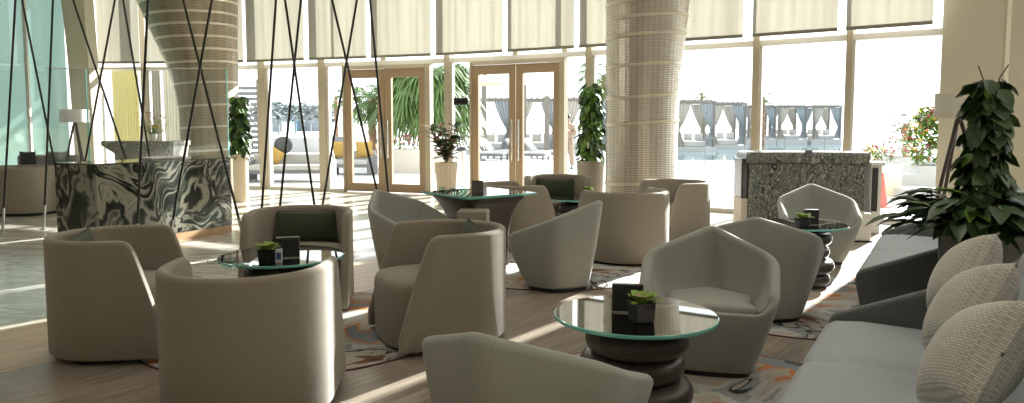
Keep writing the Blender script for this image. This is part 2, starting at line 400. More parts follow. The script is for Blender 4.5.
# pier closing the facade, its raised vertical trim and joints
mb = MB(); strip(mb, 938, 1100, 0, CZ, .35, 0); struct(mb.build('wall_pier', WALLC, smooth=False))
mb = MB(); strip(mb, 1001.5, 1006, 0, CZ, .05, -.05); struct(mb.build('trim_1', mat('light_trim', (.78, .72, .58), .6), smooth=False))
mb = MB(); strip(mb, 938, 1001, 1.885, 1.90, .012, -.012); struct(mb.build('trim_2', BANDM, smooth=False))
mb = MB(); strip(mb, 938, 1001, 0, .12, .02, -.02); struct(mb.build('baseboard_pier', FRAME, smooth=False))

# beams, sill
mb = MB()
for a, b in zip([88, 150, 240, 317, 417, 480, 555, 605, 682, 760, 850], [150, 240, 317, 417, 480, 555, 605, 682, 760, 850, 938]): strip(mb, a, b, H0, H1, .14)
struct(mb.build('trim_3', FRAMEW, smooth=False))
mb = MB()
for a, b in ((88, 150), (150, 240), (240, 317), (317, 343), (430, 470), (563, 605), (605, 682), (682, 760), (760, 850), (850, 938)): strip(mb, a, b, 0, .07, .14)
struct(mb.build('trim_4', FRAMEW, smooth=False))
# mullions + panes: window_<n>
wn = [0]
def window(pa, pb, ma=None, mb_=None, mcol=FRAME, low=True):
    """one bay of glass from column pa to pb with the mullion that closes it on its right, pb..mb_"""
    wn[0] += 1
    m = MB()
    if mb_: strip(m, pb, mb_, .0, CZ, .16, -.01)
    o = struct(m.build('window_%d' % wn[0], mcol, smooth=False))
    p = MB()
    if low: strip(p, pa, pb, .07, H0, .012, .06)
    strip(p, pa, pb, H1, CZ, .012, .06)
    q = p.build('pane', GLASS, o, smooth=False)
    if mb_:                                # pale reveal on the mullion's outer half
        r = MB(); strip(r, mb_, mb_ + (mb_ - pb) * .35, 0, H0, .10, .03); r.build('frame_reveal', FRAMEW, o, smooth=False)
    return o
window(72, 89, None, 99, WALLW)
window(99, 143, None, 148.5)
window(148.5, 205, None, 212)
window(212, 259, None, 266)
window(266, 319, None, 326)
window(326, 343, None, 343.6)
window(430.5, 444.5, None, 450)
window(450, 469.5)
window(564, 585, None, 591)
window(591, 640, None, 648)
window(648, 751, None, 757.5)
window(757.5, 843.5, None, 850)
window(850, 938.5)
# glass over the doors
for a, b in ((343.6, 384), (384, 430.5), (469.5, 515), (515, 564)):
    p = MB(); strip(p, a, b, H1, CZ, .012, .06); wn[0] += 1; struct(p.build('window_%d' % wn[0], GLASS, smooth=False))
    if a in (343.6, 515, 469.5):
        m = MB(); strip(m, b - 2.5, b + 2.5, H1, CZ, .14); m.build('window_mullion', FRAME, bpy.data.objects['window_%d' % wn[0]], smooth=False)
# double doors
def door(n, a, c, b, st=6.5, jl=1, jr=1, handles=(1, 1)):
    m = MB(); strip(m, a - 1.5, a, 0, H0, .14); strip(m, b, b + 5, 0, H0, .14); strip(m, a, b, H0 - .07, H0, .12)
    o = struct(m.build('door_%d' % n, FRAME, smooth=False))
    for i, (x0, x1) in enumerate(((a, c - .3), (c + .3, b))):
        l = MB(); strip(l, x0, x0 + st, .02, H0 - .08, .07, .03); strip(l, x1 - st, x1, .02, H0 - .08, .07, .03)
        strip(l, x0, x1, H0 - .26, H0 - .08, .07, .03); strip(l, x0, x1, .02, .20, .07, .03)
        lf = l.build('door_leaf', DOORM, o, smooth=False)
        p = MB(); strip(p, x0 + st, x1 - st, .20, H0 - .26, .012, .06); p.build('pane', GLASS, lf, smooth=False)
        hx = x1 - st * .45 if i == 0 else x0 + st * .45
        hp = wp(hx, .994); h = MB(); h.tube([(hp.x, hp.y, .75), (hp.x, hp.y, 1.55)], .014)
        for z in (.85, 1.45): q = wp(hx, 1.003); h.tube([(hp.x, hp.y, z), (q.x, q.y, z)], .009)
        h.build('door_handle', CHROME, lf)
door(1, 344.5, 384, 425)
door(2, 471, 515, 559)
# roller shades (inside the glass)
sh = [(101, 142.5), (149, 180), (184, 245.5), (248.5, 305.5), (310.5, 367.5), (372, 431.5), (436.5, 502.5), (507.5, 573.5), (578.5, 640), (646, 740.5), (750, 834), (842.5, 928)]
words = ['first', 'second', 'third', 'fourth', 'fifth', 'sixth', 'seventh', 'eighth', 'ninth', 'tenth', 'eleventh', 'twelfth', 'thirteenth', 'fourteenth', 'fifteenth']
where = ['narrow shade beside the white pier behind the lamp', 'shade behind the flaring edge of the bronze column', 'shade largely behind the bronze column', 'shade just right of the bronze column', 'shade over the terrace sofas', 'shade above the palm door', 'shade between the two double doors', 'shade above the pool-side double doors', 'shade disappearing behind the silver column', 'shade just right of the silver column', 'shade above the marble counter', 'last shade, beside the cream pier']
for i, (a, b) in enumerate(sh):
    k = .985; t = thing('roller_shade', 'beige roller ' + where[i] + ' at the window', 'roller shade', wp((a + b) / 2, k) * 1, group='roller shades along the window wall')
    t.location.z = SB; off = t.location
    def loc(mb_): mb_.v = [(x - off.x, y - off.y, z - off.z) for x, y, z in mb_.v]; return mb_
    m = MB(); strip(m, a, b, SB + .03, CZ - .12, .004, 0, k); loc(m).build('shade_cloth', SHADE, t, smooth=False)
    m = MB(); strip(m, a, b, SB - .01, SB + .04, .02, -.008, k); loc(m).build('hem_bar', SHADEB, t, smooth=False)
    m = MB(); pa, pb = wp(a, k), wp(b, k); m.tube([(pa.x, pa.y, CZ - .09), (pb.x, pb.y, CZ - .09)], .05, 12); loc(m).build('roller_tube', FRAMEW, t)
# green glass wall and cream pier at the far side
ga, gb = Vector((xat(-60, 12.6), 12.6, 0)), Vector((xat(69, 16.4), 16.4, 0))
def vslab(p, q, z0, z1, th):
    d = (q - p).normalized(); nn = Vector((-d.y, d.x, 0)) * th; vs = [p, q, q + nn, p + nn]
    m = MB(); m.add([Vector((v.x, v.y, z)) for z in (z0, z1) for v in vs], [(0, 3, 2, 1), (4, 5, 6, 7), (0, 1, 5, 4), (1, 2, 6, 5), (2, 3, 7, 6), (3, 0, 4, 7)]); return m
struct(vslab(ga, gb, 0, CZ - .02, .03).build('wall_glass', GREENG, smooth=False))
for i, t_ in enumerate((.30, .62)):
    p = ga.lerp(gb, t_); struct(vslab(p, p + (gb - ga).normalized() * .05, 0, CZ - .02, -.06).build('trim_%d' % (6 + i), FRAMEW, smooth=False))
# leaning cream pier, profile narrows to the floor
pr = []
for z, a, b in ((0, 74, 90), (1.6, 73, 90), (2.6, 71.5, 89), (3.6, 69, 87.5), (CZ - .02, 64, 86)):
    Y = 16.3; xa, xb = xat(a, Y), xat(b, Y); pr.append([(xa, Y, z), (xb, Y + .1, z), (xb, Y + .5, z), (xa, Y + .5, z)])
struct(MB().loft(pr).build('wall_far_pier', WALLC, smooth=False))

# ------------------------------------------------------------------ the two clad columns
def column(name, Y, prof, m, bands, label):
    """prof: (py, pxl, pxr) silhouette read at distance Y"""
    zs = []
    for py, a, b in prof:
        z = at(500, py, Y).z; xa, xb = xat(a, Y), xat(b, Y); zs.append((z, (xa + xb) / 2, (xb - xa) / 2))
    zs.sort()
    def shp(z):
        for (z0, c0, r0), (z1, c1, r1) in zip(zs, zs[1:]):
            if z <= z1: t = max(0, (z - z0) / (z1 - z0)); return c0 + (c1 - c0) * t, r0 + (r1 - r0) * t
        (z0, c0, r0), (z1, c1, r1) = zs[-2], zs[-1]; t = (z - z0) / (z1 - z0); return c0 + (c1 - c0) * t, r0 + (r1 - r0) * t
    cx = shp(1)[0]; yb = Y
    o = thing(name, label, 'column', (cx, yb, 0)); o['kind'] = 'structure'
    rings = []
    nz = 60
    for i in range(nz + 1):
        z = (CZ - .01) * i / nz; c, r = shp(z); rings.append([(c - cx + r * math.cos(2 * math.pi * k / 48), r * .95 * math.sin(2 * math.pi * k / 48), z) for k in range(48)])
    MB().loft(rings).build('cladding', m, o)
    for z, tilt in bands:
        rr = []
        for dz, dr in ((-.022, -.01), (-.022, .012), (.022, .012), (.022, -.01)):
            ring = []
            for k in range(48):
                th = 2 * math.pi * k / 48; zz = z + dz + tilt * math.cos(th); c, r = shp(zz); ring.append((c - cx + (r + dr) * math.cos(th), (r * .95 + dr) * math.sin(th), zz))
            rr.append(ring)
        rr.append(rr[0]); MB().loft(rr, True, False, False).build('band', BANDM, o)
    return o
Yc = 15.0
column('column', Yc, [(200, 180.5, 238), (160, 182, 238), (110, 181, 238), (85, 177, 238), (64, 171, 238), (45, 163, 238), (25, 155, 238.5), (0, 145, 239), (-60, 118, 242)], COLB,
       [(at(0, y, Yc).z, .03) for y in (150, 127, 106, 84, 64, 52, 40, 28, 17, 5, -8, -22)], 'bronze-banded column flaring towards the ceiling, behind the dark marble desk')
Yc = 11.3
column('column', Yc, [(220, 606, 677.5), (150, 606, 677), (100, 606, 678), (60, 605.5, 681), (30, 605.5, 684), (0, 605, 686.5), (-60, 604, 692)], COLM,
       [(at(0, y, Yc).z, .035) for y in (202, 181, 122.5, 97, 66, 37, 19.5, 4, -14)], 'silver mesh-clad column beside the tall leafy planter, behind the taupe tub chairs')
# glass partition behind the desk
for i, (a, b) in enumerate(((50, 88), (91, 228))):
    Y = 12.2; o = MB().box(xat(a, Y), xat(b, Y), Y, Y + .012, 0.0, 2.36).build('glass_partition', FROST, smooth=False)
    tag(o, ['narrow clear glass panel beside the drum-shade tripod lamp', 'wide clear glass panel behind the dark marble desk'][i], 'glass partition', 'glass panels behind the desk')
    MB().box(xat(a, Y), xat(b, Y), Y - .01, Y + .022, 2.36, 2.375).build('top_rail', FRAMEW, o, smooth=False)
    MB().box(xat(b, Y) - .005, xat(b, Y) + .005, Y - .01, Y + .022, 0, 2.36).build('post', TEDGE, o, smooth=False)
# ------------------------------------------------------------------ tub chair
def make_tub():
    t = thing('tub_chair', '', 'chair')
    Rr, H, TH, y1 = .415, .76, .058, .46
    path = []
    ns = 22
    for i in range(ns): path.append((Rr, .44 - .44 * i / ns, Vector((1, 0, 0))))
    for i in range(49): a = math.pi * i / 48; path.append((Rr * math.cos(a), -Rr * math.sin(a), Vector((math.cos(a), -math.sin(a), 0))))
    for i in range(1, ns + 1): path.append((-Rr, .44 * i / ns, Vector((-1, 0, 0))))
    rings = []
    for x, y, n in path:
        tt = max(-1.2, (y - .245) / (y1 - .245)); k = .14
        f = (math.sqrt(tt * tt + k * k) + tt) / (math.sqrt(1 + k * k) + 1)
        f = f - (math.sqrt(1 + k * k) - 1) / (math.sqrt(1 + k * k) + 1) if y < -.2 else f - .015
        h = H - (H - .07) * max(0, f); rr = TH / 2
        slope = 1 - .55 * max(0, min(1, tt * 2))
        prof = [(.012, .035), (0, .05), (0, max(.06, (h - rr) * .5)), (0, h - rr)]
        for j in range(1, 8): a = math.pi * j / 8; prof.append((rr - rr * math.cos(a), h - rr + rr * math.sin(a)))
        zi = min(.38, h - rr - .01)
        prof += [(TH, h - rr), (TH + .005, (h - rr + zi) / 2), (TH + .005, zi), (TH + .005, min(.2, zi * .6)), (TH, .035)]
        rings.append([(x - n.x * d, y - n.y * d, z) for d, z in prof])
    m = MB(); m.loft(rings, True, True, True); m.build('shell', TAUPE, t, angle=60)
    # seat drum
    def plan(s, n=56):
        out = []
        w = Rr - TH + .004
        for i in range(n):
            a = 2 * math.pi * i / n; c_, s_ = math.cos(a), math.sin(a)
            if s_ < 0: out.append((w * c_ * s, w * s_ * s))
            else:
                e = 2 / 3.4; out.append((w * s * math.copysign(abs(c_) ** e, c_), (.465 - (1 - s) * w) * (abs(s_) ** e)))
        return out
    rings = []
    for s, z in ((.975, .03), (.985, .05), (1, .2), (1.0, .38), (.99, .41), (.96, .435), (.9, .452), (.7, .462), (.4, .466), (.08, .467)):
        rings.append([(x, y, z) for x, y in plan(s)])
    MB().loft(rings).build('seat', TAUPE, t, angle=70)
    rings = [[(x, y, z) for x, y in plan(.93)] for z in (0.0, .045)]
    MB().loft(rings).build('plinth', BLACK, t, angle=30)
    return t
tub = make_tub(); tu = [False]
# ------------------------------------------------------------------ winged chair
def make_wing():
    t = thing('winged_chair', '', 'chair')
    half = [(0, -.42, .805), (-.405, -.10, .655), (-.385, .335, .50), (-.29, .37, .405)]; rad = [.10, .10, .06, .04]
    ctl = half + [(-x, y, z) for x, y, z in reversed(half[1:])]; rads = rad + list(reversed(rad[1:]))
    pts = []; nc = len(ctl)
    for i in range(nc):
        a, b, c = Vector(ctl[i - 1]), Vector(ctl[i]), Vector(ctl[(i + 1) % nc]); p, q = b + (a - b).normalized() * rads[i], b + (c - b).normalized() * rads[i]
        for j in range(7): u = j / 6; pts.append(p * (1 - u) ** 2 + b * 2 * u * (1 - u) + q * u * u)
    N = 120; top = resample(pts, N)
    # start at the back apex
    i0 = min(range(N), key=lambda i: abs(top[i].x) + (0 if top[i].y < 0 else 9)); top = top[i0:] + top[:i0]
    nrm = []
    for i in range(N):
        d = top[(i + 1) % N] - top[i - 1]; d.z = 0; d.normalize(); n = Vector((-d.y, d.x, 0))
        if n.dot(Vector((top[i].x, top[i].y, 0))) > 0: n = -n
        nrm.append(n)                    # points inwards
    def bot(p, z=.03):
        a = math.atan2(p.y, p.x); r = Vector((p.x, p.y)).length; rb = .72 * r * .7 + .25 * .3
        return Vector((rb * math.cos(a), rb * math.sin(a) - .0, z))
    TH = []
    for p in top: TH.append(.06 if p.z > .49 else max(.03, .03 + .03 * (p.z - .40) / .09))
    rings = []
    P = [bot(p) for p in top]
    def lerp_ring(s, bulge=0.0): return [P[i].lerp(Vector((top[i].x, top[i].y, top[i].z - TH[i] / 2)), s) - nrm[i] * bulge for i in range(N)]
    rings += [[v * 1 for v in [Vector((p.x * .97, p.y * .97, .03)) for p in P]], [Vector((p.x, p.y, .045)) for p in P]]
    for s, b in ((.25, .004), (.5, .008), (.75, .006), (1, 0)): rings.append(lerp_ring(s, b))
    for j in range(1, 7):
        a = math.pi * j / 7; rings.append([Vector((top[i].x, top[i].y, top[i].z - TH[i] / 2)) + nrm[i] * (TH[i] / 2 - TH[i] / 2 * math.cos(a)) + Vector((0, 0, TH[i] / 2 * math.sin(a))) for i in range(N)])
    inner0 = [Vector((top[i].x, top[i].y, top[i].z - TH[i] / 2)) + nrm[i] * TH[i] for i in range(N)]
    rings.append(inner0)
    inner1 = []
    for i in range(N):
        q = P[i].lerp(top[i], .62) + nrm[i] * (TH[i] + .05 * (1 if top[i].z > .5 else .2)); inner1.append(Vector((q.x, q.y, .36)))
    for s in (.35, .7, 1): rings.append([inner0[i].lerp(inner1[i], s) - nrm[i] * (.03 * math.sin(math.pi * s)) for i in range(N)])
    c = Vector((0, 0, .34)); rings.append([p.lerp(c, .6) for p in inner1]); rings.append([p.lerp(c, .96) for p in inner1])
    m = MB(); m.loft(rings, True, True, True); m.build('shell', SAGE, t, angle=75)
    rings = []
    for s, z in ((1.0, .33), (1.01, .39), (1.0, .412), (.96, .424), (.8, .43), (.4, .433), (.05, .434)):
        rings.append([Vector((p.x * s, (p.y - .0) * s, z)) for p in inner1])
    MB().loft(rings).build('seat', SAGE, t, angle=75)
    MB().loft([[Vector((p.x * .93, p.y * .93, z)) for p in P] for z in (0, .04)]).build('plinth', BLACK, t, angle=30)
    return t
wing = make_wing(); wu = [False]

RZ = .009                                  # rug thickness
TG, WG = 'taupe tub chairs', 'sage winged chairs'
def ctr(px, py, r, z=0.0, s=1):
    p = gp(px, py, z); d = Vector((p.x, p.y, 0)).normalized(); p = p + d * r * s; return (p.x, p.y, 0)
tubs = {
 'A': (ctr(121, 366, .41), (1, .12), 'large taupe tub chair, dark cushion tip above its rim, beside the four-chair glass table'),
 'B': (ctr(247, 277.5, .39, .76), (-.07, 1), 'nearest taupe tub chair seen from behind, hiding the near rim of its glass table'),
 'C': (ctr(303, 315, .46), (.12, -1), 'taupe tub chair facing the camera with a long dark green cushion, by the leaning rods'),
 'D': (ctr(446, 354, .42), (-.9, -.42), 'taupe tub chair in profile facing the orchid pot, nearest to the camera in the middle'),
 'F': (ctr(513, 253.5, .46), (1, .45), 'taupe tub chair half behind the square teal-edged glass table'),
 'G': (ctr(557, 174.7, .42, .76, -1), (.05, -1), 'far taupe tub chair facing the camera with green cushion, in front of the double doors'),
 'I': (ctr(627, 267.5, .42), (-.42, 1), 'taupe tub chair seen from behind at the foot of the silver column'),
 'J': (ctr(676, 178.5, .42, .76, -1), (-.9, -.42), 'taupe tub chair in profile with a green cushion, right beside the silver column'),
}
TB = {}
for k, (p, f, lab) in tubs.items(): TB[k] = place(tub, tu, p, f, lab, TG)
TB['I'].scale = (1.05, 1.05, 1); TB['A'].scale = (.95, .95, 1); TB['G'].scale = (1.06, 1, 1.02)
wings = {
 'E': (ctr(404, 275.5, .28), (.82, -.57), 'sage winged chair in three-quarter view beside the square glass table, its seat visible'),
 'H': (ctr(560, 294, .27), (-.9, .46), 'sage winged chair in side profile with its high back towards the silver column'),
 'L': (ctr(707, 380, .28), (-.30, -1), 'sage winged chair facing the camera behind the nearest round glass table'),
 'M': (ctr(763, 326, .28), (.5, .9), 'sage winged chair seen from behind, directly behind the one facing the nearest round table'),
 'N': (ctr(815, 265.5, .28), (-.22, -1), 'sage winged chair facing the camera in front of the marble counter'),
 'O': ((.05, 2.60, 0), (.45, .89), 'nearest sage winged chair, only its sloping back visible at the bottom edge'),
}
for k in tubs: tubs[k] = ((tubs[k][0][0], tubs[k][0][1], RZ),) + tubs[k][1:]
for k in 'LMHON': wings[k] = ((wings[k][0][0], wings[k][0][1], RZ),) + wings[k][1:]
print('POS', {k: tuple(round(c, 2) for c in v[0]) for k, v in list(tubs.items()) + list(wings.items())})
for k, (p, f, lab) in wings.items(): place(wing, wu, p, f, lab, WG)

# ------------------------------------------------------------------ cushions
def cushion_mb(w, h, th, n=18, pinch=.10):
    m = MB(); grid = {}
    def P(i, j, s):
        u, v = -1 + 2 * i / n, -1 + 2 * j / n
        t = th / 2 * ((1 - u * u) ** .5 if abs(u) < 1 else 0) ** .8 * ((1 - v * v) ** .5 if abs(v) < 1 else 0) ** .8
        x = u * w / 2 * (1 - pinch * (1 - v * v) ** 1 * abs(u) ** 3 * .6); z = v * h / 2 * (1 - pinch * (1 - u * u) * abs(v) ** 3 * .9)
        return (x, s * t, z)
    vs = []; 
    for s in (1, -1):
        for i in range(n + 1):
            for j in range(n + 1): vs.append(P(i, j, s))
    K = (n + 1) ** 2; fs = []
    for s in (0, 1):
        for i in range(n):
            for j in range(n):
                a = s * K + i * (n + 1) + j; q = (a, a + 1, a + n + 2, a + n + 1); fs.append(q if s else tuple(reversed(q)))
    m.add(vs, fs); edge = [P(i, 0, 1) for i in range(n)] + [P(n, j, 1) for j in range(n)] + [P(i, n, 1) for i in range(n, 0, -1)] + [P(0, j, 1) for j in range(n, 0, -1)]
    return m, edge
def make_cushion(name, w, h, th, m, pm, cat, pr=.007):
    t = thing(name, '', cat); mb, edge = cushion_mb(w, h, th)
    c = mb.build('cover', m, t, angle=180); MB().tube(edge, pr, 6, closed=True).build('piping', pm, t)
    return t
gc = make_cushion('lumbar_cushion', .54, .27, .15, GREENC, PIPE, 'cushion'); gu = [False]
def on_chair(k, label, lean=14, dx=0, roll=0, back=.245):
    p, f, _ = tubs[k]; f = Vector((f[0], f[1], 0)).normalized(); r = Vector((f.y, -f.x, 0))
    o = place(gc, gu, Vector(p) - f * back + r * dx + Vector((0, 0, .465 + .118)), (f.x, f.y), label, 'dark green cushions on the tub chairs')
    o.rotation_euler = (R(lean), R(roll), math.atan2(-f.x, f.y))
on_chair('A', 'dark green cushion in the large side-on tub chair, only its tip showing', roll=8, lean=8)
on_chair('C', 'long dark green piped cushion in the tub chair facing the orchid pot')
on_chair('D', 'dark green cushion in the profile tub chair, only a tip above the rim', roll=-10, lean=8)
on_chair('G', 'dark green cushion on the far tub chair before the double doors')
on_chair('J', 'dark green cushion in the tub chair beside the silver column', roll=6)

# ------------------------------------------------------------------ tables
def make_round(Rt=.385, zt=.55):
    t = thing('round_table', '', 'table')
    z = .0
    for i, (r, dx, dy, hh) in enumerate(((.245, 0, 0, .125), (.262, .012, -.01, .125), (.25, -.012, .012, .12), (.245, .008, .0, .118))):
        prof = [(.0, z)]; n = 10
        prof = [(r - .06 + .06 * math.sin(math.pi * (j / n)), z + hh * (1 - math.cos(math.pi * j / n)) / 2) for j in range(n + 1)]
        prof = [(r - .09, z)] + prof + [(r - .09, z + hh)]
        MB().lathe(prof, (dx, dy, 0), 56).build('base_disc', DISC, t, angle=50); z += hh
    MB().lathe([(.15, z - .002), (.16, z + .01), (.16, zt - .028), (.15, zt - .018)], n=40).build('mount', BLACKG, t)
    g = MB().lathe([(Rt - .006, zt - .017), (Rt - .006, zt)], n=96).build('glass_top', TTOP, t, angle=30)
    MB().lathe([(Rt - .006, zt - .017), (Rt - .001, zt - .0155), (Rt, zt - .009), (Rt - .001, zt - .002), (Rt - .006, zt)], n=96, cap0=False, cap1=False).build('glass_edge', TEDGE, g)
    return t
rt = make_round(); ru = [False]; RG = 'round glass tables on stacked dark discs'
T4 = Vector((.585, 3.45, RZ)); T5 = Vector((2.62, 6.62, RZ)); T1 = Vector((-1.58, 5.03, RZ)); T3 = Vector((.80, 9.03, RZ))
place(rt, ru, T4, None, 'nearest round glass table on a stack of dark discs, with leafy black cube pot', RG)
place(rt, ru, T5, None, 'round glass table with stacked disc base between the far sofa and a winged chair', RG)
o = place(rt, ru, T1, None, 'round glass table ringed by four taupe tub chairs, orchid pot and speckled box on top', RG); o.scale = (1.09, 1.09, 1)
place(rt, ru, T3, None, 'far round glass table in front of the green-cushioned tub chair by the doors', RG)
# square table with dark tapered pedestal
T2 = Vector((-.345, 7.62, RZ))
t = thing('square_table', 'square glass table with thick teal edge on a dark tapered pedestal', 'table', T2, rz=R(38))
def sq(s, z, r=.25, n=6):
    out = []
    for q, (cx_, cy_) in enumerate(((1, 1), (-1, 1), (-1, -1), (1, -1))):
        for j in range(n): a = math.pi / 2 * (q + j / (n - 1)); out.append((cx_ * s * (1 - r) + s * r * math.cos(a), cy_ * s * (1 - r) + s * r * math.sin(a), z))
    return out
MB().loft([sq(.24, 0), sq(.24, .35), sq(.27, .52), sq(.32, .64), sq(.37, .70), sq(.37, .725)]).build('pedestal', mat('umber_lacquer', (.075, .062, .05), .35), t, angle=50)
g = MB().loft([sq(.425, .726, .05), sq(.425, .75, .05)]).build('glass_top', TTOP, t, angle=30)
MB().loft([sq(.425, .726, .05), sq(.431, .728, .05), sq(.431, .748, .05), sq(.425, .75, .05)], True, False, False).build('glass_edge', TEDGE, g, angle=50)
# small taupe stools by the doors and under the square table
t = thing('round_pouf', 'low round taupe pouf near the double doors, seen past the square glass table', 'stool', (xat(496.5, 12.9), 12.9, 0))
MB().lathe([(.20, .03), (.235, .06), (.245, .25), (.24, .42), (.22, .448), (.12, .455)], n=36).build('body', TAUPE, t); MB().lathe([(.2, 0), (.2, .04)], n=30).build('plinth', BLACK, t, angle=30)
t = thing('square_stool', 'taupe box stool tucked against the square glass table', 'stool', (-.37, 7.05, RZ), rz=R(-4))
MB().box(-.145, .145, -.12, .12, .03, .63).build('body', TAUPE, t, bevel=.02); MB().box(-.12, .12, -.1, .1, 0, .04).build('plinth', BLACK, t)

# ------------------------------------------------------------------ rugs
def rug(name, c, r, label, rz):
    t = thing(name, label, 'rug', (c[0], c[1], 0), rz=R(rz), group='round painterly rugs')
    MB().lathe([(r - .012, 0.0005), (r - .012, RZ - .0015)], n=96).build('pile', RUG, t, angle=30)
    MB().lathe([(r - .013, .0002), (r, .0002), (r, RZ - .002), (r - .013, RZ - .001)], n=96, cap0=False, cap1=False).build('edge_binding', RUGE, t)
rug('round_rug', (-1.52, 5.22), 1.10, 'round abstract rug under the four-chair glass table', 10)
rug('round_rug', (.93, 3.52), 1.2, 'round abstract rug under the nearest glass table', 200)
rug('round_rug', (2.42, 6.05), 1.22, 'round abstract rug in sunlight between winged chairs and far sofa', 75)
rug('round_rug', (.40, 7.72), 1.34, 'round abstract rug with rust streaks beneath the chairs before the silver column', 140)

# ------------------------------------------------------------------ sofas
SV = Vector((.508, .861, 0)); SE = Vector((.861, -.508, 0))
def sofa(origin, L, label, nseat):
    # local: +y along the sofa (far end = 0), +x towards the back
    t = thing('sofa', label, 'sofa', origin, rz=math.atan2(-SV.x, SV.y), group='blue-grey sofas along the cream pier side')
    D = .98
    MB().box(.06, D - .02, -L + .04, -.04, .0, .07).build('plinth', BLACK, t, smooth=False)
    MB().prism([(.04, .06), (.0, .27), (.0, .30), (.8, .30), (.8, .06)], (-L + .02, -.02), Matrix(((0, 1, 0, 0), (1, 0, 0, 0), (0, 0, 1, 0), (0, 0, 0, 1)))).build('base', SOFAD, t, bevel=.012)
    w = (L - .16) / nseat
    for i in range(nseat):
        y1 = -.08 - i * w; n = 12; rings = []
        for k in range(13):                     # rounded cushion as a loft in y
            yy = y1 - w * k / 12 + (0 if 0 < k < 12 else 0); e = .013 if k in (0, 12) else 0
            prof = [(-.012 + e, .30 + e), (-.03 + e, .345), (-.022 + e, .395 - e * .6), (.02 + e, .424 - e), (.15, .436 - e), (.45, .43 - e), (.76, .42 - e), (.78, .30 + e)]
            rings.append([(x, yy, z) for x, z in prof])
        MB().loft(rings).build('seat_cushion', SOFA, t, angle=60, bevel=0)
    AM = Matrix(((0, 1, 0, 0), (1, 0, 0, 0), (0, 0, 1, 0), (0, 0, 0, 1)))
    for a, b in ((-.085, 0), (-L, -L + .085)):
        MB().prism([(.05, .05), (-.02, .36), (-.015, .42), (.02, .445), (.72, .735), (.80, .80), (.92, .985), (.985, .985), (.96, .05)], (a, b), AM).build('arm', SOFAD, t, bevel=.022, seg=4)
    MB().prism([(.70, .30), (.74, .50), (.80, .80), (.87, .97), (.90, .99), (.96, .985), (.985, .95), (.96, .05), (.72, .05)], (-L + .08, -.08), AM).build('backrest', SOFA, t, bevel=.02, seg=4)
    return t
S1 = gp(834, 316.5, .42); S2 = gp(858, 275, .42); S2f = gp(884, 233.5, .42)
for q in (S1, S2, S2f): q.z = RZ
print('SOFA', S1, S2, S2f)
SV = (S2f - S2).normalized(); SE = Vector((SV.y, -SV.x, 0))
L2 = (S2f - S2).length
sofa(S2f, L2, 'far blue-grey sofa beyond the tall planter', 2)
sofa(S1, 2.5, 'nearest blue-grey sofa with cream woven cushions', 3)

# throw cushions on the near sofa
tc_ = make_cushion('throw_cushion', .385, .385, .24, WOVEN, WOVEN, 'cushion', .006); cu = [False]
def throw(px, py_top, Y, nx, ny, lean, roll, label):
    top = at(px, py_top, Y); o = place(tc_, cu, (0, 0, 0), (nx, ny), label, 'cream woven cushions on the nearest sofa')
    rz = math.atan2(-nx, ny); o.rotation_euler = (0, 0, 0)
    M = Matrix.Rotation(rz, 3, 'Z') @ Matrix.Rotation(R(lean), 3, 'X') @ Matrix.Rotation(R(roll), 3, 'Y')
    o.rotation_euler = M.to_euler()
    corner = M @ Vector((.25, 0, .25)); return o, corner
def throw_at(x, y, nx, ny, lean, roll, label, z=.425):
    o, c = throw(0, 0, 1, nx, ny, lean, roll, label); M = o.rotation_euler.to_matrix()
    low = min((M @ Vector((sx * .235, 0, sz * .235))).z for sx in (-1, 1) for sz in (-1, 1))
    o.location = (x, y, z - low + .02)
    return o
throw_at(2.15, 3.48, -.86, .40, 28, 28, 'cream woven cushion farthest along the nearest sofa, its corner highest')
throw_at(1.82, 2.90, -.86, .38, 32, 26, 'cream woven cushion between the other two on the nearest sofa')
throw_at(1.47, 2.30, -.86, .36, 32, 26, 'cream woven cushion nearest the camera, cut by the bottom edge')
# ------------------------------------------------------------------ leaves
def leaf(mb, base, d, up, L, W, bend=.3, seg=4, fold=.15):
    d = Vector(d).normalized(); s = d.cross(Vector(up))
    if s.length < 1e-3: s = d.cross(Vector((1, 0, .2)))
    s.normalize(); u = s.cross(d).normalized(); vs = []; fs = []
    for i in range(seg + 1):
        t = i / seg; w = W * (math.sin(math.pi * min(1, t * .93 + .04)) ** .8) * (1 - .35 * t) if 0 < i < seg else W * .05
        c = Vector(base) + d * (L * t) - Vector((0, 0, 1)) * (bend * L * t * t)
        vs += [c - s * w / 2 + u * fold * w, c, c + s * w / 2 + u * fold * w]
    for i in range(seg):
        a = i * 3; fs += [(a, a + 1, a + 4, a + 3), (a + 1, a + 2, a + 5, a + 4)]
    mb.add(vs, fs)
def rdir(r, up=0.2, spread=1): 
    a = r.uniform(0, 2 * math.pi); return Vector((math.cos(a) * spread, math.sin(a) * spread, r.uniform(-.5, 1) + up))

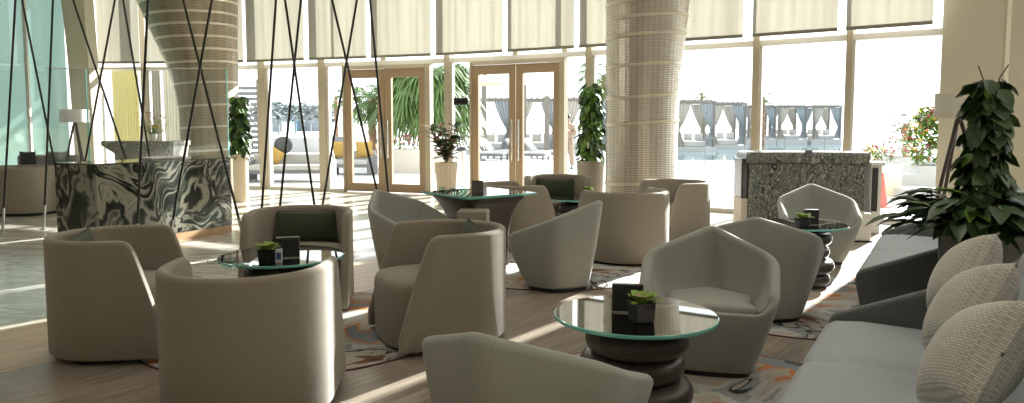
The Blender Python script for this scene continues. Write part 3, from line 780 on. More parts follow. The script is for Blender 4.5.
def climber(name, label, loc, rb, z0, z1, rr, nleaf, planter, seed, lsize=.12, square=False, mats=(LEAFD, LEAFM), rz=0, light=.25):
    """planter with a climbing plant on a pole"""
    r = random.Random(seed); t = thing(name, label, 'plant', loc, rz=rz)
    pm, wb, wt = planter
    n = 4 if square else 28
    if square:
        f = lambda s, z: [(s * a, s * b, z) for a, b in ((-1, -1), (1, -1), (1, 1), (-1, 1))]
        MB().loft([f(wb, 0), f(wt, z0), f(wt - .03, z0), f(wt - .035, z0 - .06)]).build('planter', pm, t, bevel=.018, seg=4)
        MB().loft([f(wt - .036, z0 - .058), f(wt - .036, z0 - .045)]).build('soil', SOIL, t)
    else:
        MB().lathe([(wb, 0), (wt, z0), (wt - .02, z0), (wt - .025, z0 - .05)], n=28).build('planter', pm, t, angle=40)
        MB().lathe([(wt - .024, z0 - .05), (wt - .024, z0 - .04)], n=28).build('soil', SOIL, t, angle=30)
    MB().tube([(0, 0, z0 - .05), (0, 0, z1 - .08)], .035, 10).build('moss_pole', STEM, t)
    ms = [MB(), MB()]
    for k in range(nleaf):
        z = z0 + (z1 - z0) * (k + r.random()) / nleaf; a = r.uniform(0, 2 * math.pi); q = rr * r.uniform(.35, .95) * (1 - .35 * ((z - z0) / (z1 - z0)) ** 3)
        b = Vector((q * math.cos(a), q * math.sin(a), z)); s = lsize * r.uniform(.7, 1.25)
        leaf(ms[1 if r.random() < light else 0], b, (math.cos(a) * .5 + r.uniform(-.4, .4), math.sin(a) * .5 + r.uniform(-.4, .4), r.uniform(-1.3, -.1)), (math.cos(a), math.sin(a), .3), s, s * .95, .15)
    ms[0].build('foliage', mats[0], t, angle=180); ms[1].build('bright_foliage', mats[1], t, angle=180)
    return t
ribbed = PLANTB
climber('climbing_plant', 'slim leafy climber in a tall beige planter between bronze column and window', (xat(239.5, 13.9), 13.9, 0), .14, .90, 1.98, .16, 300, (PLANTB, .135, .14), 1, .13)
Y = 11.9
climber('climbing_plant', 'bright-leaved climber in a tall fluted planter touching the silver column', (xat(591, 12.2), 12.2, 0), .2, .86, 2.12, .2, 300, (PLANTF, .2, .235), 2, .14, light=.5)
# large planter between the sofas
PC = at(981, 250, 4.40); zt = .83
pl = climber('potted_plant', 'big dark grey square planter with climbing vine and spreading leaves between the sofas', (PC.x, PC.y, 0), .2, zt, 1.72, .105, 330, (PLANTER, .20, .225), 3, .115, True, rz=math.atan2(-SV.x, SV.y), light=.07)
r = random.Random(12); m1, m2, st = MB(), MB(), MB()
for k in range(250):                       # spreading lower leaves
    a = r.uniform(0, 2 * math.pi); el = r.uniform(.2, 1.3); L = r.uniform(.12, .33)
    root = Vector((r.uniform(-.17, .17), r.uniform(-.17, .17), zt - .03)); d = Vector((math.cos(a), math.sin(a), el)).normalized(); tip = root + d * L
    mid = root.lerp(tip, .5) + Vector((0, 0, .04)); st.tube([root, mid, tip], [.005, .004, .003], 5)
    s = r.uniform(.17, .28); leaf(m2 if r.random() < .16 else m1, tip, (d.x, d.y, r.uniform(-.25, .4)), (0, 0, 1), s, s * .52, .3)
for k in range(26):
    a = r.uniform(0, 2 * math.pi); root = Vector((.1 * math.cos(a), .1 * math.sin(a), zt - .02)); L = r.uniform(.3, .5)
    leaf(m1, root, (math.cos(a), math.sin(a), r.uniform(.2, 1.4)), (0, 0, 1), L, .05, .55, 6)
for dx in (-.02, .03): MB().tube([(dx, 0, 1.6), (dx * 1.6, 0, 1.72), (dx * 3, 0, 1.80)], .004, 5).build('bare_twig', STEM, pl)
m1.build('lower_foliage', LEAFD, pl, angle=180); m2.build('light_foliage', LEAFM, pl, angle=180); st.build('foliage_stalks', STEM, pl)
# rubber plant in a fluted beige pot by the doors
Yr = 13.3; t = thing('rubber_plant', 'small rubber plant in a tapered fluted beige pot between the double doors', 'plant', (xat(446, Yr), Yr, 0))
def flute(r_, z, n=64): return [((r_ * (1 - .05 * (k % 4 == 0))) * math.cos(2 * math.pi * k / n), (r_ * (1 - .05 * (k % 4 == 0))) * math.sin(2 * math.pi * k / n), z) for k in range(n)]
MB().loft([flute(.15, 0), flute(.21, .78), flute(.185, .78), flute(.18, .73)]).build('pot', PLANTB, t, angle=25)
r = random.Random(11); m1, m2, st = MB(), MB(), MB()
for k in range(7):
    a = 2 * math.pi * k / 7; p = [Vector((0, 0, .73))]; 
    for j in range(1, 6): p.append(Vector((math.cos(a) * .055 * j * r.uniform(.6, 1.3), math.sin(a) * .055 * j * r.uniform(.6, 1.3), .73 + .13 * j * r.uniform(.8, 1.1))))
    st.tube(p, .009, 6)
    for j in range(1, 6):
        for q in range(4):
            aa = r.uniform(0, 2 * math.pi); s = r.uniform(.19, .27); leaf(m2 if r.random() < .3 else m1, p[j], (math.cos(aa), math.sin(aa), r.uniform(-.1, .9)), (0, 0, 1), s, s * .58, .15)
m1.build('leaves', LEAFD, t, angle=180); m2.build('reddish_leaves', mat('bronze_leaf', (.20, .10, .05), .4), t, angle=180); st.build('stem', STEM, t)

# ------------------------------------------------------------------ small things on the tables
def make_pot():
    t = thing('cube_pot', '', 'plant pot'); r = random.Random(3)
    MB().loft([[(s * a, s * b, z) for a, b in ((-1, -1), (1, -1), (1, 1), (-1, 1))] for s, z in ((.043, 0), (.049, .09), (.042, .09), (.04, .075))]).build('pot', BLACKG, t, bevel=.003)
    m, m2 = MB(), MB()
    for k in range(34):
        a = r.uniform(0, 2 * math.pi); s = r.uniform(.06, .105); leaf(m, (.02 * math.cos(a), .02 * math.sin(a), .08), (math.cos(a), math.sin(a), r.uniform(.5, 1.9)), (0, 0, 1), s, s * .55, .35)
    for k in range(7):
        a = r.uniform(0, 2 * math.pi); leaf(m2, (.015 * math.cos(a), .015 * math.sin(a), .10), (math.cos(a), math.sin(a), 1.2), (0, 0, 1), .03, .02, .2)
    m.build('leaves', LEAFL, t, angle=180); m2.build('petals', mat('dusty_pink_petal', (.55, .32, .25), .6), t, angle=180); return t
pot = make_pot(); pu = [False]
def speck_mat():
    m = mat('speckled_black', (.02, .02, .02), .5); nt = m.node_tree; L = nt.links; p = nt.nodes['Principled BSDF']
    tc = node(nt, 'ShaderNodeTexCoord'); v = node(nt, 'ShaderNodeTexVoronoi', feature='F1'); v.inputs['Scale'].default_value = 34; v.inputs['Randomness'].default_value = .15
    r_ = ramp(nt, [(0, (.20, .19, .15)), (.16, (.20, .19, .15)), (.19, (.02, .02, .018))], 'CONSTANT'); L.new(tc.outputs['Object'], v.inputs['Vector']); L.new(v.outputs['Distance'], r_.inputs[0]); L.new(r_.outputs[0], p.inputs['Base Color']); return m
SPECK = speck_mat()
def make_box(w, h, d, m):
    t = thing('menu_box', '', 'box')
    MB().box(-w / 2, w / 2, -d / 2, d / 2, 0, h).build('case', m, t, bevel=.006); MB().box(-w / 2 - .001, w / 2 + .001, -d / 2 - .001, d / 2 + .001, 0, .006).build('base_rim', CHROME, t, smooth=False)
    return t
bx = make_box(.15, .13, .07, SPECK); bu = [False]
def on(T, px, py, zt=.55): p = gp(px, py, zt + T.z + .001); return p
PG, BG = 'black cube pots with greenery', 'speckled black boxes on the tables'
place(pot, pu, on(T4, 641, 320.5), None, 'black cube pot with lime leaves on the nearest round table', PG, rz=R(20))
place(pot, pu, on(T1, 267, 262.5), None, 'black cube pot with orchid leaves on the four-chair table', PG, rz=R(5))
place(pot, pu, on(T5, 802, 228), None, 'black cube pot with leaves on the sunlit table by the far sofa', PG, rz=R(10))
o = place(pot, pu, on(T3, 587, 197), None, 'black cube pot with yellow-green leaves behind the high-backed profile winged chair', PG, rz=R(10))
place(bx, bu, on(T4, 627.5, 312), None, 'black speckled box behind the lime pot on the nearest round table', BG, rz=R(-12)).scale = (.98, .5, 1.05)
o = place(bx, bu, on(T1, 288, 257), None, 'black speckled box beside the orchid pot on the four-chair table', BG, rz=R(14)); o.scale = (1.02, 1, 1.05)
place(bx, bu, on(T5, 811, 224.5), None, 'black speckled box behind the pot on the sunlit table by the far sofa', BG, rz=R(0)).scale = (.8, .7, 1.05)
t = thing('matchbox', 'small blue and white box between orchid pot and speckled box', 'box', on(T1, 279, 262), rz=R(15))
MB().box(-.022, .022, -.02, .02, 0, .085).build('case', mat('white_card', (.7, .72, .75), .6), t, bevel=.002); MB().box(-.014, .014, -.022, -.0195, .02, .065).build('blue_mark', mat('blue_print', (.06, .12, .35), .6), t, smooth=False)
# glassware
t = thing('glass_ashtray', 'clear glass dish with teal glints on the four-chair table', 'dish', on(T1, 233, 268.5))
MB().lathe([(.05, 0), (.075, .03), (.07, .03), (.045, .008)], n=32).build('dish', CLEAR, t); MB().lathe([(.07, .028), (.077, .031), (.07, .033)], n=32, cap0=False, cap1=False).build('rim', TEDGE, t)
st = MB(); 
for a in (0, 1.1): st.tube([(.03 * math.cos(a), .03 * math.sin(a), .01), (.035 * math.cos(a), .04 * math.sin(a), .11)], .0025, 6)
st.build('stirrers', ROD, t)
p = on(T1, 217, 264); t = thing('eyeglasses', 'dark thin-rimmed glasses lying at the rim of the four-chair table', 'eyeglasses', p, rz=.4)
fr = MB()
for s in (-1, 1):
    fr.tube([(s * .032 + .024 * math.cos(a), -.0, .022 + .018 * math.sin(a)) for a in [2 * math.pi * k / 14 for k in range(14)]], .002, 5, closed=True); fr.tube([(s * .058, 0, .03), (s * .06, .07, .028), (s * .058, .12, .01)], .002, 5)
fr.tube([(-.009, 0, .026), (.009, 0, .026)], .002, 5); fr.build('frame', BLACK, t)
# menu holder + glassware on the square table
zt2 = .75
t = thing('menu_holder', 'dark slotted menu holder standing on the square glass table', 'menu holder', gp(478, 193.5, zt2 + .001), rz=R(-8))
m = MB()
for i in range(4): m.box(-.06 + .034 * i, -.06 + .034 * i + .018, -.03, -.022, 0, .13)
m.box(-.062, .062, -.03, -.022, 0, .02).box(-.062, .062, -.03, -.022, .055, .07).box(-.062, .062, -.03, -.022, .115, .135).box(-.062, .062, -.02, .03, 0, .01)
m.build('rack', mat('dark_pewter', (.24, .22, .20), .4, .4), t, smooth=False); MB().box(-.055, .055, -.018, -.010, .01, .125).build('menu_card', mat('grey_card', (.28, .27, .25), .6), t, smooth=False)
def make_tumbler():
    t = thing('glass_tumbler', '', 'glass'); MB().lathe([(.028, 0), (.034, .06), (.032, .06), (.026, .008)], n=24).build('bowl', CLEAR, t); MB().lathe([(.032, .058), (.035, .0605), (.032, .063)], n=24, cap0=False, cap1=False).build('rim', TEDGE, t); return t
tum = make_tumbler(); tuu = [False]
for (px, py), lab in zip(((436, 193), (447, 194.5), (457, 192.5)), ('clear tumbler at the outer corner of the square glass table', 'clear tumbler second from the corner of the square glass table', 'clear tumbler nearest the menu holder on the square glass table')):
    place(tum, tuu, gp(px + 6, py, zt2 + .001), None, lab, 'tumblers on the square table')

# ------------------------------------------------------------------ marble desk, counters
d0 = Vector((xat(94, 8.2), 8.2, 0)); d1 = Vector((xat(229.5, 9.95), 9.95, 0)); dd = (d1 - d0).normalized(); dn = Vector((-dd.y, dd.x, 0)); Ld = (d1 - d0).length
t = thing('marble_desk', 'long dark green veined marble desk behind the leaning rods', 'desk', d0, rz=math.atan2(dd.y, dd.x))
WD = .72
MB().box(.0, Ld, 0, WD, .10, 1.0).build('block', MARBLE, t, bevel=.006)
MB().box(-.0, Ld + .06, -.0, WD, 1.0, 1.015).build('top_slab', mat('dark_marble_top', (.06, .065, .05), .1), t, bevel=.003)
MB().box(.04, Ld - .02, -.01, WD - .05, 0, .10).build('plinth', PLINTHW, t, smooth=False)
for x, y, lab in ((.7, .3, 'white tray'), ):
    q = thing('paper_tray', 'white tray lying on top of the long marble desk', 'tray', d0 + dd * 1.15 + dn * .35 + Vector((0, 0, 1.016)), rz=math.atan2(dd.y, dd.x)); MB().box(-.25, .25, -.12, .12, 0, .03).build('tray', WHITEP, q, bevel=.008)
MARBLE3 = marble_mat('pale_grey_marble', (.10, .11, .09), (.32, .33, .28), (.62, .60, .52), 1.6)
Yd = 12.9; xa, xb = xat(103, Yd), xat(172, Yd)
t = thing('marble_counter', 'second green marble counter with flared top, behind the long marble desk', 'counter', (xa, Yd, 0))
w = xb - xa
MB().loft([[(.18, 0, 0), (w, 0, 0), (w, .6, 0), (.18, .6, 0)], [(.18, 0, .95), (w, 0, .95), (w, .6, .95), (.18, .6, .95)], [(.0, -.03, 1.08), (w + .03, -.03, 1.08), (w + .03, .6, 1.08), (0, .6, 1.08)]]).build('body', MARBLE3, t, smooth=False)
MB().box(-.02, w + .05, -.05, .62, 1.08, 1.17).build('top_slab', MARBLE3, t, bevel=.01)
# flowers on it
t = thing('flower_arrangement', 'yellow and pink flowers standing on the second marble counter', 'flowers', (xat(153, Yd + .3), Yd + .3, 1.17))
MB().lathe([(.05, 0), (.07, .12), (.06, .12)], n=20).build('vase', WHITEP, t); m, m2, s_ = MB(), MB(), MB(); r = random.Random(2)
for k in range(46):
    a = r.uniform(0, 6.28); h = r.uniform(.05, .28) if r.random() < .6 else r.uniform(.2, .62); q = Vector((.26 * r.random() * math.cos(a), .1 * math.sin(a), .12 + h * .6)); s_.tube([(0, 0, .1), q], .004, 4)
    for j in range(4): leaf(m if q.z < .35 else m2, q, rdir(r), (0, 0, 1), .055, .04, .2)
m.build('yellow_blossom', YPET, t, angle=180); m2.build('pink_blossom', PINK, t, angle=180); s_.build('foliage_stalks', LEAFM, t)
# counter before the big windows
Yc2 = 9.9; xa, xb = xat(748.5, Yc2), xat(866, Yc2); w = xb - xa
t = thing('marble_counter', 'dark veined marble counter with rounded pale-edged top under the big windows', 'counter', (xa, Yc2, 0), rz=R(-3))
MB().box(.02, w - .02, 0, .5, .0, .93).build('body', MARBLE2, t, bevel=.01)
MB().loft([[(0 - e, -.01 - e, z), (w + e, -.01 - e, z), (w + e, .5 + e, z), (-e, .5 + e, z)] for e, z in ((0, .93), (.02, .94), (.025, 1.05), (.01, 1.08), (-.03, 1.092))]).build('top_slab', MARBLE2, t, bevel=.01)
MB().box(w * .47, w * .53, -.045, -.03, 1.02, 1.115).build('centre_clip', mat('pewter', (.16, .15, .17), .4, .5), t, bevel=.006)
MB().box(-.065, .02, .03, .45, .0, .46).build('side_plinth', mat('beige_panel', (.66, .58, .48), .5), t, bevel=.005); MB().box(-.07, .02, .02, .46, .46, 1.0).build('side_panel', mat('smoked_panel', (.045, .04, .04), .2), t, bevel=.02)
Yc3 = 9.8; xa, xb = xat(871.5, Yc3), xat(882, Yc3); w = xb - xa
t = thing('service_station', 'narrow black and white stand at the end of the window-side marble counter', 'stand', (xa + .02, Yc3, 0), rz=R(-3))
MB().box(0, w, .0, .45, .0, .91).build('body', WHITEP, t, bevel=.01); MB().box(.01, w * .62, -.012, .0, .3, .88).build('dark_panel', mat('dark_slats', (.03, .03, .028), .5), t, smooth=False)
MB().box(-.02, w + .03, -.03, .47, .91, .955).build('top', WHITEP, t, bevel=.01)
t = thing('pedestal_box', 'low cream box beside the counter end and winged chair', 'box', (xat(862, 9.2), 9.2, 0), rz=R(-8))
MB().box(-.14, .12, -.12, .12, .0, .36).build('body', mat('cream_lacquer', (.62, .60, .54), .4), t, bevel=.03); MB().box(-.15, .13, -.13, .13, 0, .02).build('base', BLACK, t, smooth=False)

# ------------------------------------------------------------------ lamps
def tripod(loc, zs0, zs1, rs, spread, label, a0, lr=.018, sm_=None):
    t = thing('tripod_lamp', label, 'lamp', loc)
    for k in range(3):
        a = a0 + 2 * math.pi * k / 3; MB().tube([(spread * math.cos(a), spread * math.sin(a), 0), (.025 * math.cos(a), .025 * math.sin(a), zs0 - .04)], [lr * .8, lr], 10).build('leg', WOODD, t)
    MB().lathe([(.035, zs0 - .06), (.035, zs0 - .02), (.012, zs0), (.012, zs0 + .12)], n=20).build('pole', WOODD, t)
    s = MB().lathe([(rs, zs0), (rs, zs1), (rs - .004, zs1), (rs - .004, zs0), (rs, zs0)], n=48, cap0=False, cap1=False).build('lamp_shade', sm_ or SHADEM, t)
    MB().lathe([(rs - .006, zs0 + .004), (rs - .006, zs0 + .006)], n=40).build('diffuser', SHADEM, s)
    return t
tripod((xat(75.5, 12.6), 12.6, 0), 1.49, 1.71, .23, .34, 'tripod floor lamp with white drum shade behind the dark marble desk', R(-35), sm_=mat('white_shade_fabric', (.9, .9, .88), .8))
tripod((xat(958, 7.6), 7.6, 0), 1.52, 1.77, .22, .46, 'dark-legged tripod lamp with cream drum shade, partly behind the climbing vine', R(-158), .02)
# lounge furniture at the far side
def far_tub(px0, px1, Y, top, label):
    xa, xb = xat(px0, Y), xat(px1, Y); t = thing('bench_seat', label, 'bench', ((xa + xb) / 2, Y, 0)); w = (xb - xa) / 2
    rings = []
    for s, z in ((.96, .05), (1, .12), (1, top - .04), (.985, top - .01), (.94, top), (.88, top - .01), (.86, top - .06), (.84, .42)):
        rings.append([(w * s * math.copysign(abs(math.cos(a)) ** .6, math.cos(a)), .42 * s * math.copysign(abs(math.sin(a)) ** .6, math.sin(a)), z) for a in [2 * math.pi * k / 40 for k in range(40)]])
    MB().loft(rings).build('body', TAUPE, t, angle=60); MB().loft([[(x * .92, y * .92, z) for x, y, _ in rings[0]] for z in (0, .06)]).build('plinth', BLACK, t, angle=30)
    return t
far_tub(-22, 51, 12.0, .78, 'brown rounded bench left of the marble desk, behind the first rods')
t = thing('outdoor_sofa', 'white sofa back with grey cushions above the brown rounded bench', 'sofa', (xat(52, 13.6), 13.6, 0))
MB().box(-.62, .50, -.1, .15, .05, .90).build('backrest', WHITEO, t, bevel=.05); MB().box(-.6, .48, .1, .8, .05, .42).build('seat', WHITEO, t, bevel=.04)
for dx, w_ in ((-.38, .3), (.18, .42)):
    mb, e = cushion_mb(w_, .3, .12); o = mb.build('back_cushion', DARKG if dx < 0 else WICK, t, angle=180); o.location = (dx, -.14, .82)

# ------------------------------------------------------------------ the leaning rods
rods = [((15.5, 0), (2.5, 233), 9.85), ((22, 0), (54, 161), 10.9), ((53, 0), (44, 228), 10.2), ((73, 0), (127, 163), 10.95), ((115, 0), (85, 163), 10.7), ((123, 0), (150, 160), 10.8),
        ((148, 0), (136.5, 248), 8.3), ((183, 0), (243, 236), 8.8), ((212, 0), (169, 244), 8.6), ((276, 0), (260, 238), 8.9), ((285, 0), (319, 238), 8.84), ((301, 0), (277, 238), 8.98),
        ((332, 0), (388, 238), 9.1), ((357, 0), (318, 234), 9.2), ((370, 0), (392, 232), 9.3)]
desc = ['outermost, in front of the brown bench', 'crossing the green glass wall and ending behind the marble desk', 'standing left of the marble desk', 'crossing the white drum lamp shade', 'leaning in towards the tripod lamp legs', 'slanting over the second marble counter',
        'standing nearly upright before the marble desk', 'slanting down to the far end of the marble desk', 'crossing another in front of the bronze column', 'first beyond the bronze column, nearly upright', 'slanting across the terrace window', 'making an X above the terrace sofas',
        'slanting across the palm door to its middle', 'slanting across the narrow pane beside the palm door', 'last of the row, over the stiles of the palm door']
for i, ((xt, yt), (xf, yf), Y) in enumerate(rods):
    top = at(xt, yt, Y); foot = at(xf, yf, Y); s = (top - foot); k0 = (0 - foot.z) / s.z; k1 = (CZ - .004 - foot.z) / s.z
    a, b = foot + s * k0, foot + s * k1
    t = thing('metal_rod', 'thin dark leaning metal rod ' + desc[i], 'metal rod', a, group='leaning metal rods'); q = b - a
    MB().tube([(0, 0, .015), q], .0145, 10).build('shaft', ROD, t)
    MB().tube([(0, 0, 0), q * (.34 / q.z)], .017, 10).build('foot_sleeve', RODF, t)
    MB().lathe([(.05, 0), (.05, .008), (.022, .02)], n=20).build('foot', RODF, t)
# black devices at the glass by the doors
for py, hgt, lab, z in ((101.5, .14, 'small black box fixed on the window beside the double doors', None), ):
    p = wp(461, .985); t = thing('door_sensor', lab, 'sensor', (p.x, p.y, at(461, 105, p.y).z)); MB().box(-.14, .14, -.04, .03, 0, .14).build('housing', BLACK, t, bevel=.01); MB().box(-.10, .10, -.045, -.04, .05, .09).build('lens', BLACKG, t, smooth=False); MB().box(-.02, .02, .0, .16, .03, .09).build('mount', BLACK, t, smooth=False)
# ------------------------------------------------------------------ the place outside
def ground(name, pts, z, m, th=.05):
    n = len(pts); mb = MB(); mb.add([(x, y, z) for x, y in pts] + [(x, y, z - th) for x, y in pts], [tuple(range(n)), tuple(reversed(range(n, 2 * n)))] + [(i, (i + 1) % n, (i + 1) % n + n, i + n) for i in range(n)])
    return struct(mb.build(name, m, smooth=False))
inner = [(wp(px).x, wp(px).y + .13) for px in (-30, 88, 150, 240, 317, 417, 480, 555, 605, 682, 760, 850, 940, 1100)]
ground('ground', inner + [(11, 8), (200, 8), (200, 300), (-200, 300), (-200, 12.7), (-12.7, 12.7)], -.02, GROUND)
PYa = 30
ground('pool_water', [(xat(676, 29), 29), (xat(1000, 29), 29), (xat(1200, 70), 70), (xat(560, 70), 70)], .0, WATER, .03)
m = MB(); m.box(xat(676, 29) - .1, xat(1000, 29), 28.7, 29.0, -.02, .06); struct(m.build('kerb_pool', mat('pink_stone_edge', (.70, .52, .50), .6), smooth=False))
# cabanas
def make_cabana(w=2.1, d=2.1, h=2.65):
    t = thing('cabana', '', 'cabana')
    MB().box(-w / 2 - .1, w / 2 + .1, -d / 2 - .1, d / 2 + .1, -.6, .12).build('deck', WHITEO, t, smooth=False)
    for a in (-1, 1):
        for b in (-1, 1): MB().box(a * w / 2 - .05, a * w / 2 + .05, b * d / 2 - .05, b * d / 2 + .05, .12, h).build('post', POST, t, smooth=False)
    m = MB()
    for b in (-1, 1): m.box(-w / 2 - .08, w / 2 + .08, b * d / 2 - .06, b * d / 2 + .06, h - .10, h + .02); m.box(b * w / 2 - .06, b * w / 2 + .06, -d / 2, d / 2, h - .09, h + .01)
    for i in range(7): x = -w / 2 + w * (i + .5) / 7; m.box(x - .03, x + .03, -d / 2, d / 2, h + .02, h + .08)
    m.build('roof_frame', POST, t, smooth=False)
    def curtain(x, y, dirx, wd, mt):
        rings = []; n = 24
        for z, s in ((h - .12, 1), (h - .5, .86), (1.5, .5), (1.15, .22), (1.0, .2), (.6, .42), (.15, .6)):
            ring = []
            for k in range(n + 1): u = k / n; ring.append((x + dirx * wd * s * u, y + .05 * math.sin(u * math.pi * 9), z))
            rings.append(ring)
        v = rings; m = MB(); m.loft([r + [(p[0], p[1] + .015, p[2]) for p in reversed(r)] for r in v], True, True, True); return m.build('curtain', mt, t, angle=80)
    for a in (-1, 1):
        for b in (-1, 1): curtain(a * (w / 2 - .06), b * (d / 2 - .02), -a, w * .36, CURT if (a * b) > 0 else CURTB)
    MB().box(-w * .38, w * .38, -d * .3, d * .35, .12, .42).build('daybed', WHITEO, t, bevel=.05)
    for k in range(3):
        mb, e = cushion_mb(.5, .45, .18, 8); o = mb.build('pillow', CURT if k == 1 else WHITEO, t, angle=180); o.location = (-.6 + .6 * k, d * .28, .66)
    return t
cab = make_cabana(); cbu = [False]
cl = [(690.5, 42, 'nearer open-framed cabana just right of the silver column'), (723, 46, 'curtained cabana second from the silver column'),
      (757, 58, 'far curtained cabana half behind the window mullion'), (787, 58, 'far curtained cabana above the marble counter'), (821, 58, 'last far curtained cabana, with blue-grey curtain at the end'),
      (490, 38, 'curtained cabana seen through the double door by the pool'), (537, 38.4, 'curtained cabana through the other leaf of the double doors'), (584, 38, 'curtained cabana behind the standing man')]
for i, (px, Y, lab) in enumerate(cl): o = place(cab, cbu, (xat(px, Y), Y, -.02 + (.25 if Y > 50 else .12)), None, lab, 'curtained cabanas around the pool', rz=0)
# lounger (sun bed) on the terrace
def make_lounger():
    t = thing('sun_lounger', '', 'sun lounger')
    MB().box(-.33, .33, -.95, .4, .24, .34).build('mattress', WHITEO, t, bevel=.03)
    b = MB().box(-.33, .33, 0, .75, -.04, .06).build('backrest', WHITEO, t, bevel=.03); b.location = (0, .38, .30); b.rotation_euler = (R(48), 0, 0)
    MB().box(-.35, .35, -.97, .5, .18, .24).build('frame', WICK, t, smooth=False)
    for a in (-1, 1):
        for y in (-.85, .4): MB().box(a * .3 - .03, a * .3 + .03, y - .03, y + .03, 0, .2).build('leg', WICK, t, smooth=False)
    return t
lg = make_lounger(); lu = [False]
for px, Y, lab in ((486, 31, 'white sun lounger by the nearest stile of the pool door'), (499, 32.5, 'white sun lounger in the middle of the pool door pane'), (527, 31, 'white sun lounger just past the meeting stiles'), (543, 32.5, 'white sun lounger left of the standing man')):
    place(lg, lu, (xat(px, Y), Y, -.02), None, lab, 'sun loungers beyond the double doors', rz=R(65))
# terrace sofas
def make_tsofa(w):
    t = thing('terrace_sofa', '', 'sofa')
    MB().box(-w / 2, w / 2, -.4, .4, .22, .30).build('frame', WICK, t, bevel=.01)
    MB().box(-w / 2, w / 2, .30, .38, .3, .70).build('backrest', WHITEO, t, bevel=.03)
    for a in (-1, 1): MB().box(a * w / 2 - .04, a * w / 2 + .04, -.4, .38, .02, .56).build('arm', WICK, t, bevel=.02)
    MB().box(-w / 2 + .05, w / 2 - .05, -.42, .3, .30, .44).build('seat_cushion', WHITEO, t, bevel=.04)
    for a in (-1, 1):
        for y in (-.36, .34): MB().box(a * (w / 2 - .05) - .025, a * (w / 2 - .05) + .025, y - .025, y + .025, 0, .23).build('leg', WICK, t, smooth=False)
    return t
Y = 19.3; o = make_tsofa(2.1); o.location = (xat(291, Y), Y, -.02); o['label'] = 'white and grey terrace sofa outside, just beyond the first window'; o['group'] = 'terrace sofas'; o.rotation_euler = (0, 0, R(5))
mb, e = cushion_mb(.5, .5, .16, 12); q = mb.build('scatter_cushion', YEL, angle=180); q.location = (xat(272, Y - .05), Y - .05, .64); q.rotation_euler = (R(12), R(35), R(8)); tag(q, 'yellow square cushion on the terrace sofa outside', 'cushion')
m = MB().lathe([(.02, -.09), (.17, -.07), (.235, 0), (.17, .07), (.02, .09)], n=28); q = m.build('round_cushion', DARKG); q.location = (xat(283, Y + .1), Y + .1, .92); q.rotation_euler = (R(80), 0, R(10)); tag(q, 'round charcoal cushion on the back of the terrace sofa', 'cushion')
Y = 22; o = make_tsofa(1.25); o.location = (xat(352, Y), Y, -.02); o['label'] = 'terrace sofa with yellow cushions behind the palm door frame'; o['group'] = 'terrace sofas'; o.rotation_euler = (0, 0, R(-6))
for i, px in enumerate((341, 364)):
    mb, e = cushion_mb(.52, .52, .2, 12); q = mb.build('scatter_cushion', YEL, angle=180); q.location = (xat(px, Y - .1), Y - .1, .72); q.rotation_euler = (R(10), 0, R(-4)); tag(q, ['yellow cushion left of the palm door stile', 'yellow cushion seen inside the palm door pane'][i], 'cushion', 'yellow terrace cushions')
# palms
def palm(px, py, Y, rad, label, seed, weep=.7, nf=26, trunk=.14, fan=False, z0=-.02):
    c = at(px, py, Y); t = thing('palm_tree', label, 'palm tree', (c.x, c.y, z0)); r = random.Random(seed); H = c.z - z0
    pts = [(0, 0, 0)] + [(.03 * math.sin(i), .03 * math.cos(i), H * i / 6) for i in range(1, 7)]
    MB().tube(pts, [trunk * 1.15, trunk, trunk, trunk, trunk, trunk * 1.2, trunk * .7], 12).build('trunk', TRUNK, t)
    m = MB()
    for k in range(nf):                     # fan fronds: a stalk and a spray of narrow drooping leaflets
        a = 2.4 * k + r.uniform(-.2, .2); el = -.55 + 1.7 * k / nf; L = rad * r.uniform(.5, .72)
        b0 = Vector((0, 0, H - .1 * rad * (1 - k / nf))); d = Vector((math.cos(a), math.sin(a), el)).normalized(); e_ = b0 + d * L - Vector((0, 0, weep * .25 * L)); m.tube([b0, b0.lerp(e_, .5) + Vector((0, 0, .04)), e_], rad * .012, 4)
        dn_ = (d - Vector((0, 0, weep * .5))).normalized(); side = dn_.cross(Vector((0, 0, 1)))
        side = side.normalized() if side.length > .01 else Vector((1, 0, 0)); up = side.cross(dn_)
        for q in range(15):
            t_ = -1.5 + 3.0 * q / 14; dv = dn_ * math.cos(t_) + (side * .9 + up * .25 * math.sin(q)) * math.sin(t_)
            leaf(m, e_, dv, up, rad * .5 * (1 - .3 * abs(t_) / 1.5) * r.uniform(.85, 1.1), rad * .05, .25 + weep * .5, 4)
    m.build('fronds', PALML, t, angle=180); return t
palm(427, 84, 25.5, 2.0, 'large weeping palm over the flower planter in the palm door', 1, 1.0, 85)
palm(372, 98, 27, 1.2, 'palm with a brown trunk boot in the first leaf of the palm door', 2, .7, 40, .16)
palm(336, 97, 50, 1.1, 'small distant palm between first window and palm door', 3, .5, 20, .12)
palm(604, 76, 42, 1.8, 'palm peeping out just beside the silver column', 4, .6, 20)
palm(702, 93, 52, .75, 'small palm top above the nearer cabanas', 5, .35, 14, .1)
palm(764, 97, 50, .75, 'small palm crown behind the window mullion', 6, .4, 14, .1)
palm(908, 124, 24, .62, 'short cycad palm with purple trunk above the garden flower bed', 7, .35, 22, .16)
